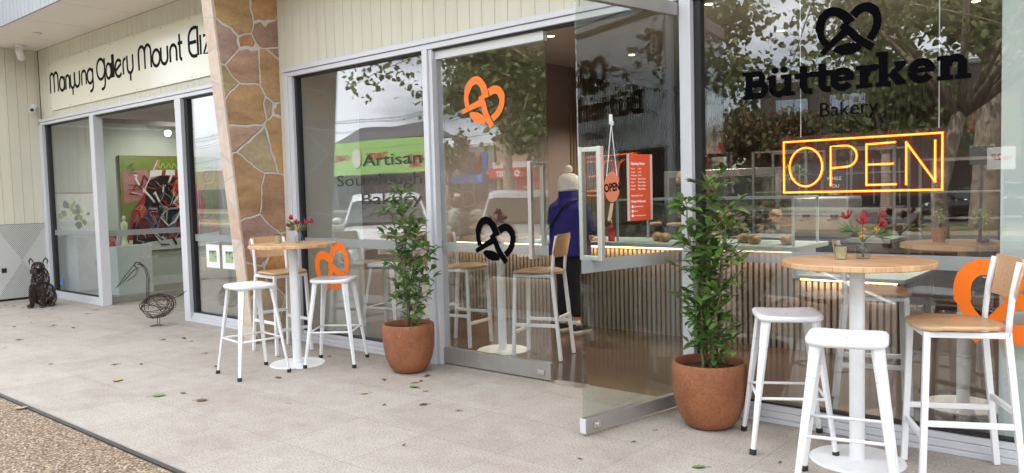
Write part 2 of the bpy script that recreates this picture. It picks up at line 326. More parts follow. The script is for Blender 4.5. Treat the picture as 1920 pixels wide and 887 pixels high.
def O(name,mb,m,parent=None,smooth=False,bevel=0,world=False,seg=2,auto=None):
    me=bpy.data.meshes.new(name); vs=mb.v
    if world and parent is not None:
        r_=parent
        off=Vector((0,0,0))
        while r_ is not None: off+=Vector(r_.location); r_=r_.parent
        vs=[(a-off.x,b-off.y,c-off.z) for a,b,c in vs]
    me.from_pydata(vs,[],mb.f); me.materials.append(m)
    if smooth: me.polygons.foreach_set('use_smooth',[True]*len(me.polygons))
    me.update()
    if auto: me.set_sharp_from_angle(angle=R(auto))
    o=bpy.data.objects.new(name,me); C.objects.link(o)
    if parent is not None: o.parent=parent
    if bevel:
        b=o.modifiers.new('b','BEVEL'); b.width=bevel; b.segments=seg; b.limit_method='ANGLE'; b.angle_limit=R(35); b.harden_normals=False
    return o
def struct(name,mb,m,**k):
    o=O(name,mb,m,**k); o['kind']='structure'; return o
def dup(root,loc,rz,label=None,group=None):
    r_=root.copy(); C.objects.link(r_); r_.location=loc; r_.rotation_euler=(0,0,rz)
    if label: r_['label']=label
    if group: r_['group']=group
    for ch in list(root.children):
        c=ch.copy(); C.objects.link(c); c.parent=r_
        for gch in list(ch.children):
            d=gch.copy(); C.objects.link(d); d.parent=c
    return r_
def text_mesh(s,size,ext=.001,align='LEFT',bold=0,space=1,shear=0,sx=1):
    cu=bpy.data.curves.new('tmp','FONT'); cu.body=s; cu.size=size; cu.align_x=align; cu.extrude=ext; cu.offset=bold; cu.space_character=space; cu.shear=shear; cu.resolution_u=3
    ob=bpy.data.objects.new('tmp',cu); C.objects.link(ob); dg=bpy.context.evaluated_depsgraph_get(); dg.update()
    me=bpy.data.meshes.new_from_object(ob.evaluated_get(dg)); mb=MB(); mb.v=[(v.co.x*sx,v.co.y,v.co.z) for v in me.vertices]; mb.f=[tuple(p.vertices) for p in me.polygons]
    bpy.data.objects.remove(ob); bpy.data.curves.remove(cu); bpy.data.meshes.remove(me); return mb
def arc(cx,cy,rx,ry,a0,a1,n=12): return [(cx+rx*math.cos(R(a0+(a1-a0)*i/n)),cy+ry*math.sin(R(a0+(a1-a0)*i/n))) for i in range(n+1)]
# ================================================================= ground
GX0,GX1=-60,40
struct('paving',MB().box(-13.42,3.2,-2.66,.10,-.08,0),M_tile)
struct('gallery_floor',MB().box(-14.0,-7.06,.104,7,-.08,-.002),M_tile)
struct('paving_edge_strip',MB().box(-60,40,-2.695,-2.664,-.08,.004),mat('edge_strip',(.05,.045,.045),.5))
struct('footpath',MB().box(-60,40,-5.2,-2.699,-.08,-.004),M_agg)
struct('paving_neighbour',MB().box(3.204,40,-2.66,8,-.08,-.002),M_tile)
struct('paving_beyond',MB().box(-60,-14.2,-2.66,8,-.08,-.002),M_tile)
struct('bakery_floor',MB().box(-7.0,3.2,.104,9,-.08,0),M_conc)
struct('kerb',MB().box(-60,40,-5.35,-5.204,-.3,-.002),M_kerb)
struct('car_park',MB().box(-110,90,-19.0,-5.354,-.3,-.13),M_asph)
mb=MB()
for i in range(-20,14): mb.add([(i*2.7-.05,-10.5,-.126),(i*2.7+.05,-10.5,-.126),(i*2.7+3.05,-5.6,-.126),(i*2.7+2.95,-5.6,-.126)],[(0,1,2,3)])
struct('parking_bay_lines',mb,M_line)
struct('median_kerb',MB().box(-110,90,-19.2,-19.004,-.3,0),M_kerb)
struct('median_path',MB().box(-110,90,-21.0,-19.204,-.3,-.002),mat('sandy_path',(.42,.34,.25),.9,noise=(3,(.34,.27,.19),.3,.7)))
struct('verge_grass',MB().box(-110,90,-25.5,-21.004,-.3,.01),M_grass)
struct('road',MB().box(-110,90,-40,-25.504,-.3,-.10),M_asph)
mb=MB()
for i in range(-18,16): mb.box(i*6,i*6+3,-32.9,-32.75,-.097,-.095)
mb.box(-110,90,-26.6,-26.48,-.097,-.095); mb.box(-110,90,-39.0,-38.88,-.097,-.095)
struct('road_markings',mb,M_line)
struct('far_footpath',MB().box(-110,90,-45,-40.004,-.3,0),mat('far_path',(.40,.36,.31),.9,noise=(2,(.16,.18,.08),.45,.6)))
struct('terrain',MB().box(-300,300,-300,9.5,-1,-.31),mat('earth',(.12,.12,.07),.9))

# ================================================================= canopy
cn=E('canopy',(-6,-.5,3.8),'long boxed canopy with cream soffit and grey boarded fascia over both shopfronts','canopy')
mb=MB()
x=-16.0
while x<3.2: mb.box(x+.004,x+1.196,-.935,-.002,3.8,3.815); x+=1.2
O('soffit',mb,M_soffit,cn,world=True)
O('soffit_backing',MB().box(-16,3.2,-.93,0,3.82,3.86),M_slatdark,cn,world=True)
mb=MB(); x=-16.0
while x<3.2: mb.box(x+.003,x+.127,-.975,-.95,3.79,5.25); x+=.13
O('fascia',mb,M_fascia,cn,world=True)
O('fascia_backing',MB().box(-16,3.2,-.949,-.937,3.8,5.24),M_slatdark,cn,world=True)
def ceil_light(x,y,z,label):
    e=E('ceiling_downlight',(x,y,z),label,'downlight',group='downlights'); O('trim_ring',MB().lathe([(.055,-.001),(.058,-.008),(.042,-.008),(.040,-.001)],20),M_white,e,True)
    return e
e=E('soffit_downlight',(-12.0,-.48,3.8),'small flat white downlight set in the soffit above the gallery','downlight'); O('trim_ring',MB().lathe([(.05,0),(.055,-.012),(.03,-.012)],20),M_white,e,True)
e=E('soffit_spotlight',(-13.05,-.36,3.8),'white adjustable spotlight hanging from the soffit near the side wall','spotlight')
O('mounting_plate',MB().lathe([(.06,0),(.06,-.02),(.02,-.03)],18),M_white,e,True)
mb=MB(); mb.tube([(0,0,-.02),(0,0,-.10)],.012,8); mb.tube([(.02,-.02,-.08),(-.13,.06,-.17)],[.05,.055],16); O('lamp_head',mb,M_white,e,True,auto=40)

# ================================================================= the gallery
gal=E('gallery_shop',(-10.3,0,0),'art gallery shopfront with cream name sign and aluminium framed windows','shop')
def boards_x(x0,x1,z0,z1,y,pitch=.1335,gap=.004,th=.018,start=None):
    mb=MB(); x=start if start is not None else x0
    while x<x1:
        a=max(x,x0); b=min(x+pitch-gap,x1)
        if b>a+.002: mb.box(a,b,y-th,y,z0,z1)
        x+=pitch
    return mb
def boards_y(y0,y1,z0,z1,x,pitch=.137,gap=.004,th=.018,start=None):
    mb=MB(); y=start if start is not None else y0
    while y<y1:
        a=max(y,y0); b=min(y+pitch-gap,y1)
        if b>a+.002: mb.box(x,x+th,a,b,z0,z1)
        y+=pitch
    return mb
O('wall_cladding',boards_x(-13.40,-7.05,2.748,3.798,.02,start=-13.40),M_board,gal,world=True)
O('wall_backing',MB().box(-13.43,-7.05,.021,.07,2.748,4.9),M_slatdark,gal,world=True)
O('side_wall_cladding',boards_y(-1.9,-.001,1.155,3.798,-13.438,start=-1.955),M_board,gal,world=True)
O('side_wall_backing',MB().box(-13.6,-13.44,-1.9,.02,0,4.9),M_slatdark,gal,world=True)
# perforated panel with an hourglass of small holes
g=G('perforated_metal'); sx=g.n('ShaderNodeSeparateXYZ',{0:g.tc}); Y,Z=sx.outputs[1],sx.outputs[2]
def dots(off):
    a=g.math('ABSOLUTE',g.math('SUBTRACT',g.math('FRACT',g.math('ADD',g.math('MULTIPLY',Y,34.),off)),.5)); b=g.math('ABSOLUTE',g.math('SUBTRACT',g.math('FRACT',g.math('ADD',g.math('MULTIPLY',Z,34.),off)),.5))
    d=g.math('ADD',g.math('MULTIPLY',a,a),g.math('MULTIPLY',b,b)); return g.math('LESS_THAN',d,.038)
dd=g.math('MAXIMUM',dots(0.0),dots(.5))
hg=g.math('LESS_THAN',g.math('ABSOLUTE',g.math('ADD',Y,.38)),g.math('MULTIPLY',g.math('ABSOLUTE',g.math('SUBTRACT',Z,.60)),.66))
c=g.mix(g.math('MULTIPLY',dd,hg),(.50,.50,.47),(.09,.085,.08)); g.l(c,g.b.inputs['Base Color']); g.b.inputs['Roughness'].default_value=.5
pp=O('perforated_panel',MB().box(-13.44,-13.405,-1.9,-.012,.035,1.15),g.m); pp.parent=gal; pp.location=(10.3,0,0)
O('service_opening',MB().box(-13.404,-13.401,-.668,-.60,.43,.50),M_gasket,gal,world=True)
def header(b,x0,x1):
    O('window_header',MB().box(x0,x1,-.035,.07,2.655,2.700).box(x0,x1,-.05,.07,2.7025,2.745),M_alu,b,world=True,bevel=.003)
    O('header_seal',MB().box(x0,x1,-.01,.06,2.642,2.6545),M_gasket,b,world=True)
def sill(b,x0,x1):
    mb=MB(); mb.box(x0,x1,-.045,.07,0.001,.028); mb.box(x0,x1,-.030,.07,.030,.068); mb.box(x0,x1,-.018,.07,.070,.104); O('window_sill',mb,M_alu,b,world=True,bevel=.002)
    O('sill_seal',MB().box(x0,x1,.0,.055,.1045,.118),M_gasket,b,world=True)
def mullion(b,x0,x1,name='mullion',z0=0.0,z1=2.654): return O(name,MB().box(x0,x1,-.045,.08,z0,z1),M_alu,b,world=True,bevel=.003)
def seal(b,x0,x1): return O('glazing_seal',MB().box(x0,x1,.0,.058,.12,2.641),M_gasket,b,world=True)
def pane(b,x0,x1,z0=.118,z1=2.642,label=None,m=None):
    o=O('glass_pane',MB().box(x0,x1,.030,.040,z0,z1),m or M_glass,b,world=True)
    if label: o['label']=label
    return o
header(gal,-13.40,-7.06)
sill(gal,-13.30,-11.552); sill(gal,-8.968,-7.06)
mullion(gal,-13.415,-13.29,'window_jamb'); seal(gal,-13.288,-13.21)
mullion(gal,-11.55,-11.42); mullion(gal,-9.107,-8.97); seal(gal,-8.968,-8.90)
pane(gal,-13.21,-11.551); pane(gal,-8.90,-7.06)
O('glass_band',MB().box(-13.21,-11.552,.0265,.0285,.965,1.045),M_band,gal,world=True); O('glass_band',MB().box(-8.90,-7.06,.0265,.0285,.965,1.045),M_band,gal,world=True)
O('blue_sticker',MB().box(-13.10,-13.0,.0245,.0262,.20,.29),mat('blue_vinyl',(.01,.25,.62),.4),gal,world=True)
# open pivot door, turned into the gallery
gd=O('door',MB().box(-.005,.005,.06,1.20,.10,2.56),M_door,gal); gd.location=(-11.573+10.3,0,0)
O('bottom_rail',MB().box(-.02,.02,.03,1.22,.012,.095),M_alu2,gd,bevel=.002); O('top_rail',MB().box(-.02,.02,.03,1.22,2.565,2.635),M_alu2,gd,bevel=.002)
O('glass_band',MB().box(.0055,.0075,.06,1.20,.965,1.045),M_band,gd)
for s_,sz,z in (('manyung',.085,.90),('0438 622 061',.055,.79),('or',.05,.70),('0413 486 312',.055,.61)):
    pass
mb=text_mesh('many',.11,.0004); mb.xf(Matrix(((0,0,1,.009),(1,0,0,.10),(0,1,0,.89),(0,0,0,1)))); O('door_lettering',mb,M_whitefilm,gd)
mb=MB()
for s_,z in (('0438 6  -',.80),('or',.70),('0413 46',.60)):
    t=text_mesh(s_,.075,.0004); t.xf(Matrix(((0,0,1,.009),(1,0,0,.60),(0,1,0,z),(0,0,0,1)))); O('phone_line',t,M_whitefilm,gd)
O('door_patch_fitting',MB().box(-9.14,-9.108,-.03,.05,.0,.09).box(-9.14,-9.108,-.03,.05,2.55,2.65),M_chrome,gal,world=True)
# name sign
sg=E('gallery_sign',(-10.4,-.01,3.2),'long glossy cream sign board reading Manyung gallery Mount Eliza in thin black letters','sign')
O('sign_board',MB().box(-12.93,-7.2,-.022,-.001,2.845,3.56),M_cream,sg,world=True,bevel=.002)
Wd=.040
def gal_letters():
    mb=MB(); cnt=[0]
    def st(p): cnt[0]+=1; mb.strip(p,Wd,0,.0015+.0003*(cnt[0]%5))
    B0,XH,CH=3.10,.195,.285
    def m_(a,b,z0=B0,h=CH):
        w_=(b-a); r_=w_/4; st([(a,z0),(a,z0+h-r_)]+arc(a+r_,z0+h-r_,r_,r_,180,0)); st([(a+2*r_,z0),(a+2*r_,z0+h-r_)]); st(arc(a+3*r_,z0+h-r_,r_,r_,180,0)+[(b,z0)])
    def n_(a,b,h=XH): r_=(b-a)/2; st([(a,B0),(a,B0+h-r_)]+arc(a+r_,B0+h-r_,r_,r_,180,0)+[(b,B0)])
    def u_(a,b,h=XH): r_=(b-a)/2; st([(a,B0+h),(a,B0+r_)]+arc(a+r_,B0+r_,r_,r_,180,360)+[(b,B0+h)])
    def o_(a,b,h=XH): st(arc((a+b)/2,B0+h/2,(b-a)/2,h/2,0,360,24))
    def a_(a,b): o_(a,b); st([(b,B0),(b,B0+XH)])
    def y_(a,b,h=XH): u_(a,b,h); st([((a+b)/2,B0),((a+b)/2,B0-.10)])
    def l_(a,h=.30): st([(a,B0),(a,B0+h)])
    m_(-12.91,-12.615); a_(-12.56,-12.38); n_(-12.33,-12.20); y_(-12.16,-12.02); u_(-12.01,-11.84,XH+.02); n_(-11.77,-11.62)
    o_(-11.58,-11.395); st([(-11.395,B0+XH),(-11.395,B0-.03)]+arc(-11.475,B0-.03,.08,.08,0,-110,8))
    st(arc(-11.135,B0+.15,.125,.135,0,360,24)); st([(-11.01,B0+.28),(-11.01,B0-.03)]+arc(-11.10,B0-.03,.09,.09,0,-110,8))
    a_(-10.97,-10.82); l_(-10.775); l_(-10.735)
    st(arc(-10.59,B0+XH/2,.10,XH/2+.01,-40,-320,20)); st([(-10.685,B0+.07),(-10.51,B0+.15)])
    st([(-10.455,B0),(-10.455,B0+XH-.06)]+arc(-10.395,B0+XH-.06,.06,.06,180,70,8)); y_(-10.335,-10.175,XH+.03)
    m_(-10.01,-9.68); o_(-9.64,-9.45,XH); u_(-9.42,-9.255,XH+.01); n_(-9.19,-9.035,XH); st([(-8.955,B0+.30),(-8.955,B0+.05)]+arc(-8.905,B0+.05,.05,.05,180,270,6)); st([(-9.0,B0+XH),(-8.89,B0+XH)])
    st([(-8.56,B0+.32)]+arc(-8.62,B0+.20,.12,.12,90,180,8)+arc(-8.62,B0+.12,.12,.12,180,270,8)+[(-8.56,B0)]); st([(-8.735,B0+.16),(-8.57,B0+.16)])
    l_(-8.535,.33); l_(-8.475,.22); 
    st([(-8.41,B0+.2),(-8.28,B0+.2),(-8.41,B0),(-8.28,B0)]); a_(-8.23,-8.06)
    return mb
mb=gal_letters(); mb.xf(to_facade(0,0,-.0225))
for q_ in split_x(mb,(-11.33,-10.09,-8.83)): O('sign_word',q_,M_ink,sg,world=True)
mb=MB()
for i in range(9):
    for z in (2.87,3.535): mb.lathe([(.006,0),(.005,.004),(0,.005)],8,(0,0,0)); mb.xf(Matrix.Translation((-12.9+i*.7,-.022,z))@Matrix.Rotation(R(90),4,'X'),len(mb.v)-24)
O('sign_screws',mb,M_gasket,sg,world=True)
# gallery interior
O('interior_wall',MB().box(-14.2,-13.45,.08,7,0,2.75).box(-14.2,-7.06,6.5,7,0,2.75).box(-7.12,-7.06,.08,6.5,0,2.75),M_gwall,gal,world=True)
O('interior_boards',boards_y(.085,.95,.0,2.74,-13.447,start=.085),M_gwall,gal,world=True)
O('interior_ceiling',MB().box(-14,-7.0,.075,7,2.752,2.85),mat('gallery_ceiling',(.50,.46,.42),.8),gal,world=True)
O('skirting',MB().box(-13.45,-13.43,.95,6.4,0,.14),M_white,gal,world=True)
O('picture_rail',MB().box(-13.45,-13.42,.1,6.4,2.66,2.69),M_white,gal,world=True)
for k,(x,y) in enumerate(((-12.3,1.7),(-10.2,1.7),(-8.6,2.8))):
    e=E('track_spotlight',(x,y,2.74),('white spotlight on the gallery ceiling nearest the framed drawing','white spotlight on the gallery ceiling in the middle of the room','white spotlight on the gallery ceiling towards the stone buttress')[k],'spotlight',group='gallery spotlights')
    O('mount',MB().lathe([(.05,0),(.05,-.02),(.02,-.02)],14),M_white,e,True); O('lamp_head',MB().tube([(0,0,-.04),(-.10,0,-.14)],[.035,.045],14),M_white,e,True,auto=40)
    l=bpy.data.lights.new('gallery_lamp','SPOT'); l.energy=30; l.spot_size=R(140); l.spot_blend=.8; l.shadow_soft_size=.05; l.color=(1,.95,.86)
    lo=bpy.data.objects.new('lamp',l); C.objects.link(lo); lo.parent=e; lo.location=(-.12,0,-.17); lo.rotation_euler=(0,R(38),0)

# ================================================================= stone buttress
bt=E('stone_buttress',(-7.15,0,0),'leaning crazy-paved sandstone buttress between the gallery and the bakery','buttress')
def bu(x0,x1,d=0,z0=0,z1=3.8,back=.06):
    ys=lambda z:-(.40+.088*z)-d
    n=24; rings=[]
    for i in range(n+1):
        z=z0+(z1-z0)*i/n; rings.append([(x0,ys(z),z),(x1,ys(z),z),(x1,back,z),(x0,back,z)])
    return MB().loft(rings)
O('stone_face',bu(-7.155,-6.99),M_stone,bt,world=True,bevel=.006)
q=O('pale_edge_stones',bu(-7.162,-6.984,.018,back=0),M_quoin,bt,world=True)
for v in q.data.vertices:
    if v.co.y>-.01: v.co.y=-(.40+.088*v.co.z)+.004
# ================================================================= the bakery
bk=E('bakery_shop',(-3,0,0),'bakery shopfront with beige boards above tall glass windows and glass doors','shop')
O('wall_cladding',boards_x(-6.985,3.2,2.748,3.798,.02,start=-6.985+.135-.1335-.01),M_board,bk,world=True)
O('wall_backing',MB().box(-7.0,3.2,.021,.07,2.748,4.9),M_slatdark,bk,world=True)
O('corner_board',MB().box(-6.985,-6.862,0,.06,0,2.746),M_board,bk,world=True)
header(bk,-6.86,3.2)
sill(bk,-6.735,-4.846); sill(bk,-2.368,3.2)
mullion(bk,-6.86,-6.80,'window_jamb'); mullion(bk,-6.797,-6.735,'window_jamb').location.y+=.012; seal(bk,-6.733,-6.70)
mullion(bk,-4.844,-4.785); mullion(bk,-4.783,-4.745).location.y+=.02
mullion(bk,-2.451,-2.372); seal(bk,-2.370,-2.325)
mullion(bk,2.0,2.08)
pane(bk,-6.70,-4.846); pane(bk,-2.325,2.0)
O('glass_band',MB().box(-6.70,-4.846,.0265,.0285,.965,1.045),M_band,bk,world=True); O('glass_band',MB().box(-2.325,2.0,.0265,.0285,.975,1.052),M_band,bk,world=True)
# fixed / left door leaf
dl=O('door',MB().box(-4.742,-3.597,.030,.042,.145,2.57),M_glass,bk,world=True); dl['label']='closed left leaf of the bakery glass doors'
def at0(parent,mb):  # door leaf meshes are built in world coordinates and then shifted by their thing's place
    return mb
O('bottom_rail',MB().box(-4.742,-3.597,.012,.060,.012,.143),M_alu2,dl).location=(3,0,0); O('top_rail',MB().box(-4.742,-3.597,.012,.060,2.572,2.64),mat('white_rail',(.62,.63,.62),.4),dl).location=(3,0,0)
O('glass_band',MB().box(-4.742,-3.600,.0265,.0285,.965,1.045),M_band,dl).location=(3,0,0)
O('lock',MB().box(-3.72,-3.655,.002,.0115,.05,.085),M_chrome,dl,bevel=.002).location=(3,0,0)
def handle(parent,x,y0,y1,z0,z1,loc):
    mb=MB()
    for y in (y0,y1): mb.box(x-.016,x+.016,y-.016,y+.016,z0,z1)
    mb.box(x-.014,x+.014,y0,y1,z1-.030,z1-.002); mb.box(x-.014,x+.014,y0,y1,z0+.002,z0+.030)
    o=O('handle',mb,M_chrome,parent,bevel=.003); o.location=loc; return o
handle(dl,-3.71,-.04,.115,.94,1.675,(3,0,0))
O('floor_guide',MB().box(-3.59,-3.30,-.02,.10,.0005,.004),M_chrome,bk,world=True)
# open door leaf
DA=Vector((-2.641,-.919)); DB=Vector((-2.452,.10)); dang=math.atan2(DA.y-DB.y,DA.x-DB.x); DL=(DA-DB).length
do=O('door',MB().box(0.02,DL,-.006,.006,.098,2.55),M_door,bk); do['label']='open right leaf of the bakery glass doors with its steel bottom rail'
do.location=(DB.x+3,DB.y,0); do.rotation_euler=(0,0,dang)
O('bottom_rail',MB().box(.0,DL+.004,-.022,.022,.022,.105),M_alu2,do,bevel=.002); O('rail_end_cap',MB().box(DL+.0045,DL+.010,-.023,.023,.020,.107),M_alu,do)
O('lock',MB().box(DL-.10,DL-.055,.0225,.03,.045,.082).lathe([(.012,0),(.012,.02),(0,.02)],12,(0,0,0)).xf(Matrix.Identity(4)),M_chrome,do) if False else O('lock',MB().box(DL-.11,DL-.06,.0225,.032,.042,.080).tube([(DL-.085,.03,.061),(DL-.085,.044,.061)],.011,12),M_chrome,do,bevel=.0015)
O('top_rail',MB().box(0,DL,-.022,.022,2.556,2.64),M_alu2,do,bevel=.002)
O('glass_band',MB().box(.02,DL-.002,.0065,.0085,.965,1.045),M_band,do)
handle(do,DL-.10,-.075,.075,1.035,1.705,(0,0,0))
for y in (-.006,.006): pass
# oval OPEN sign hanging on the door, poster
def on_door(s,z,off=.010):   # s measured from free edge; returns matrix for xy drawings standing on the camera-side face
    p=DA+(DB-DA).normalized()*s; ex=Vector(((DB-DA).x,(DB-DA).y,0)).normalized(); ny=Vector((ex.y,-ex.x,0))
    c_=Vector((p.x,p.y,z))+ny*off
    return Matrix(((ex.x,0,ny.x,c_.x),(ex.y,0,ny.y,c_.y),(0,1,0,c_.z),(0,0,0,1)))
def thing_on_door(name,s,z,label,cat,off=.010):
    M=on_door(s,z,off); e=bpy.data.objects.new(name,None); C.objects.link(e); e.matrix_world=M; e.rotation_mode='XYZ'; e.empty_display_size=.1; tag(e,label,cat); return e
e=thing_on_door('open_sign',.263,1.40,'oval salmon paddle-shaped sign reading OPEN hanging by a string on the open door','sign')
salmon=mat('salmon_board',(.62,.20,.11),.5)
mb=MB(); el=[(.066*math.cos(a*math.pi/16),.066+.092*math.sin(a*math.pi/16)) for a in range(32)]; mb.prism(el,0,.006); O('paddle',mb,salmon,e,bevel=.002)
mb=MB().prism([(-.012,-.03),(.010,-.03),(-.008,-.11),(-.030,-.14),(-.040,-.13)],0.0003,.0055); O('paddle_handle',mb,mat('pale_wood',(.5,.36,.25),.5),e)
t=text_mesh('OPEN',.068,.0006,'CENTER',bold=.0022,sx=.78); t.xf(Matrix.Rotation(R(6),4,'Z')@Matrix.Translation((.004,.042,.0068))); O('lettering',t,M_ink,e)
mb=MB().tube([(-.045,.13,.004),(0,.44,.006)],.0022,6).tube([(.045,.13,.004),(0,.44,.006)],.0022,6); O('string',mb,M_paper,e)
mb=MB().box(-.012,.012,.44,.50,0,.006).tube([(0,.46,.006),(0,.455,.02),(0,.44,.022),(0,.432,.015)],.004,6); O('hook',mb,M_white,e)
PW,PH=.235,.41
e=thing_on_door('opening_hours_poster',.52,1.46,'tall red opening hours poster with white edges taped to the open glass door','poster',.0075)
O('paper_sheet',MB().box(-PW/2,PW/2,-PH/2,PH/2,0,.0008),mat('poster_edge',(.55,.42,.36),.7),e); O('red_panel',MB().box(-PW/2+.022,PW/2-.022,-PH/2,PH/2,.0009,.0014),mat('poster_red',(.60,.075,.02),.6),e)
mb=MB()
def pt(s_,x,y,sz,b=0):
    t=text_mesh(s_,sz,.0002,bold=b,sx=.85); t.xf(Matrix.Translation((x,y,.0018))); mb.add(t.v,t.f)
pt('Opening Hours',-.083,.14,.024,.0006)
for i,(a,b_) in enumerate((('Monday','Closed'),('Tuesday','Closed'),('Wednesday','Closed'),('Thursday','8.00am-4.00pm'),('Friday','8.00am-4.00pm'),('Saturday','8.00am-4.00pm'),('Sunday','9.00am-2.00pm'))): pt(a,-.083,.112-i*.021,.0135); pt(b_,-.02,.112-i*.021,.0135)
pt('Public Holidays Closed',-.083,-.055,.0135); pt('Orders Welcomed',-.083,-.092,.020,.0005)
for i,s_ in enumerate(('@butterkenbakery','Find Us','www.butterken.com.au')): pt(s_,-.058,-.122-i*.028,.013); mb.lathe([(.009,0),(.009,.0004),(0,.0004)],16,(-.072,-.118-i*.028,.0016))
O('poster_lettering',mb,M_paper,e)

# -------- glass lettering
def pretzel(name,x,z,w,mt,rot=0,parent=bk,y=.0262,mirror=False,lab=None):
    mb=MB(); t=.155
    def sm(p,n=5):
        out=[]
        for i in range(len(p)-1):
            p0=p[max(i-1,0)];p1=p[i];p2=p[i+1];p3=p[min(i+2,len(p)-1)]
            for k in range(n):
                s_=k/n; out.append(tuple(.5*((2*p1[d])+(-p0[d]+p2[d])*s_+(2*p0[d]-5*p1[d]+4*p2[d]-p3[d])*s_*s_+(-p0[d]+3*p1[d]-3*p2[d]+p3[d])*s_**3) for d in (0,1)))
        return out+[p[-1]]
    mb.strip(sm([(-.37,-.17),(-.455,-.02),(-.475,.14),(-.43,.28),(-.32,.36),(-.19,.34),(-.07,.25),(.02,.13)]),[t*.72]*8+[t*.95]*20+[t]*8,0,.0010)
    mb.strip(sm([(.055,.245),(.15,.33),(.27,.35),(.385,.27),(.43,.13),(.40,-.03),(.31,-.17)]),[t*.95]*16+[t*.8]*15,0,.0012)
    mb.strip(sm([(-.125,.12),(0,.01),(.13,-.14),(.36,-.31)]),[t*.75]*4+[t*.8]*12,0,.0016)
    mb.strip(sm([(-.07,.01),(-.26,-.145),(-.45,-.31)]),[t*.85-.005*i for i in range(11)],0,.0013)
    mb.prism([(-.27,-.275),(-.20,-.215),(-.06,-.185),(.07,-.19),(.13,-.215),(.19,-.275),(.16,-.33),(.04,-.37),(-.09,-.375),(-.20,-.34)],0,.0011)
    k=-1 if mirror else 1
    mb.v=[(a*w*k,b*w,c_) for a,b,c_ in mb.v]
    mb.xf(to_facade(x,z,y)@Matrix.Rotation(R(rot),4,'Z')); o=O(name,mb,mt,parent,world=True)
    if lab: o['label']=lab
    return o
pretzel('pretzel_logo',-1.42,2.31,.345,M_black,0,lab='black pretzel logo above the bakery name')
pretzel('pretzel_logo',-4.225,2.155,.43,M_orange,-24,lab='orange pretzel logo high on the closed door leaf')
pretzel('pretzel_logo',-4.135,1.055,.41,M_black,-14,lab='black pretzel logo low on the closed door leaf',y=.0242)
pretzel('pretzel_logo',-6.24,.745,.53,M_orange,22,lab='orange pretzel logo low on the left window')
pretzel('pretzel_logo',-.575,.82,.56,M_orange,8,lab='large orange pretzel logo behind the right hand bar chair',y=.0242)
# slab letters of the bakery name
def slabs():
    mb=MB(); k=[0]
    def P_(poly): k[0]+=1; mb.prism(poly,0,.0008+.00022*(k[0]%6))
    def bx(x0,x1,y0,y1): P_([(x0,y0),(x1,y0),(x1,y1),(x0,y1)])
    def S_(p,w_): k[0]+=1; mb.strip(p,w_,0,.0008+.00022*(k[0]%6))
    X=.128; H=.168; t=.044; sl=.028; sv=.024
    def serif(x0,x1,y0,h=sv): bx(x0,x1,y0,y0+h)
    # B
    x=-2.055; bx(x+.018,x+.018+t,0,H); serif(x,x+.07,0); serif(x,x+.07,H-sv)
    S_([(x+.05,H-.017),(x+.09,H-.017)]+arc(x+.092,H-.046,.032,.029,90,-90,10)+[(x+.05,H-.078)],.034); S_([(x+.05,H*.53),(x+.10,H*.53)]+arc(x+.105,.0535,.036,.036,90,-90,10)+[(x+.05,.017)],.037)
    # u umlaut
    x=-1.90; bx(x+.012,x+.052,.035,X); serif(x,x+.03,X-sv); bx(x+.105,x+.145,0,X); serif(x+.085,x+.12,X-sv); serif(x+.13,x+.165,0)
    S_([(x+.032,.045)]+arc(x+.07,.045,.036,.030,180,300,8)+[(x+.115,.035)],.036)
    for q in (.048,.102): P_([(x+q+.021*math.cos(a*.3927),X+.030+.019*math.sin(a*.3927)) for a in range(16)])
    # t t
    for x in (-1.728,-1.620):
        bx(x+.026,x+.068,.035,.165); S_([(x+.047,.045)]+arc(x+.085,.042,.037,.027,180,285,8),.036)
    bx(-1.735,-1.505,X-.034,X-.004)
    # e
    def e_(x):
        S_(arc(x+.066,.064,.046,.047,-8,-325 if 0 else -350+40,4) if 0 else [],.04) if 0 else None
        S_(arc(x+.066,.064,.047,.047,0,180,14),.040); S_(arc(x+.066,.064,.047,.047,180,325,14),.040); bx(x+.03,x+.128,.054,.079)
    e_(-1.527)
    # r
    x=-1.385; bx(x+.020,x+.062,0,X); serif(x,x+.085,0); serif(x,x+.04,X-sv); S_([(x+.05,.075)]+arc(x+.093,.075,.035,.036,170,70,8)+[(x+.116,.100)],.036)
    # k
    x=-1.277; bx(x+.012,x+.058,0,.19); serif(x-.004,x+.072,0); serif(x-.004,x+.04,.19-sv); P_([(x+.055,.055),(x+.10,.055+.045),(x+.085,.128),(x+.150,.128),(x+.15,.108),(x+.095,.055),(x+.075,.040)]); P_([(x+.060,.066),(x+.098,.080),(x+.152,.018),(x+.152,0),(x+.100,0)])
    e_(-1.117)
    # n
    x=-.975; bx(x+.018,x+.060,0,X); serif(x,x+.078,0); serif(x,x+.04,X-sv); bx(x+.098,x+.140,0,.095); serif(x+.085,x+.158,0); S_([(x+.05,.07)]+arc(x+.085,.082,.034,.030,170,0,10)+[(x+.119,.07)],.040)
    return mb
mb=slabs(); mb.xf(to_facade(0,1.983,.0262)); O('bakery_name_lettering',mb,M_black,bk,world=True)
t=text_mesh('Bakery',.118,.0005,'LEFT',bold=-.001); ws=max(v[0] for v in t.v); t.v=[(a*(.325/ws),b_,c_) for a,b_,c_ in t.v]; t.xf(to_facade(-1.595,1.842,.0262)); O('subtitle_lettering',t,M_black,bk,world=True)
mb=MB()
for s_,z,wd_ in (('Artisan',1.722,.79),('Sourdough',1.545,1.19),('Bakery',1.37,.84)):
    t=text_mesh(s_,.15,.0005,'LEFT'); ws=max(v[0] for v in t.v); t.v=[(-4.962-wd_+a*wd_/ws,b_+z,c_) for a,b_,c_ in t.v]; t.xf(to_facade(0,0,.0262)); O('slogan_word',t,M_artfilm,bk,world=True)
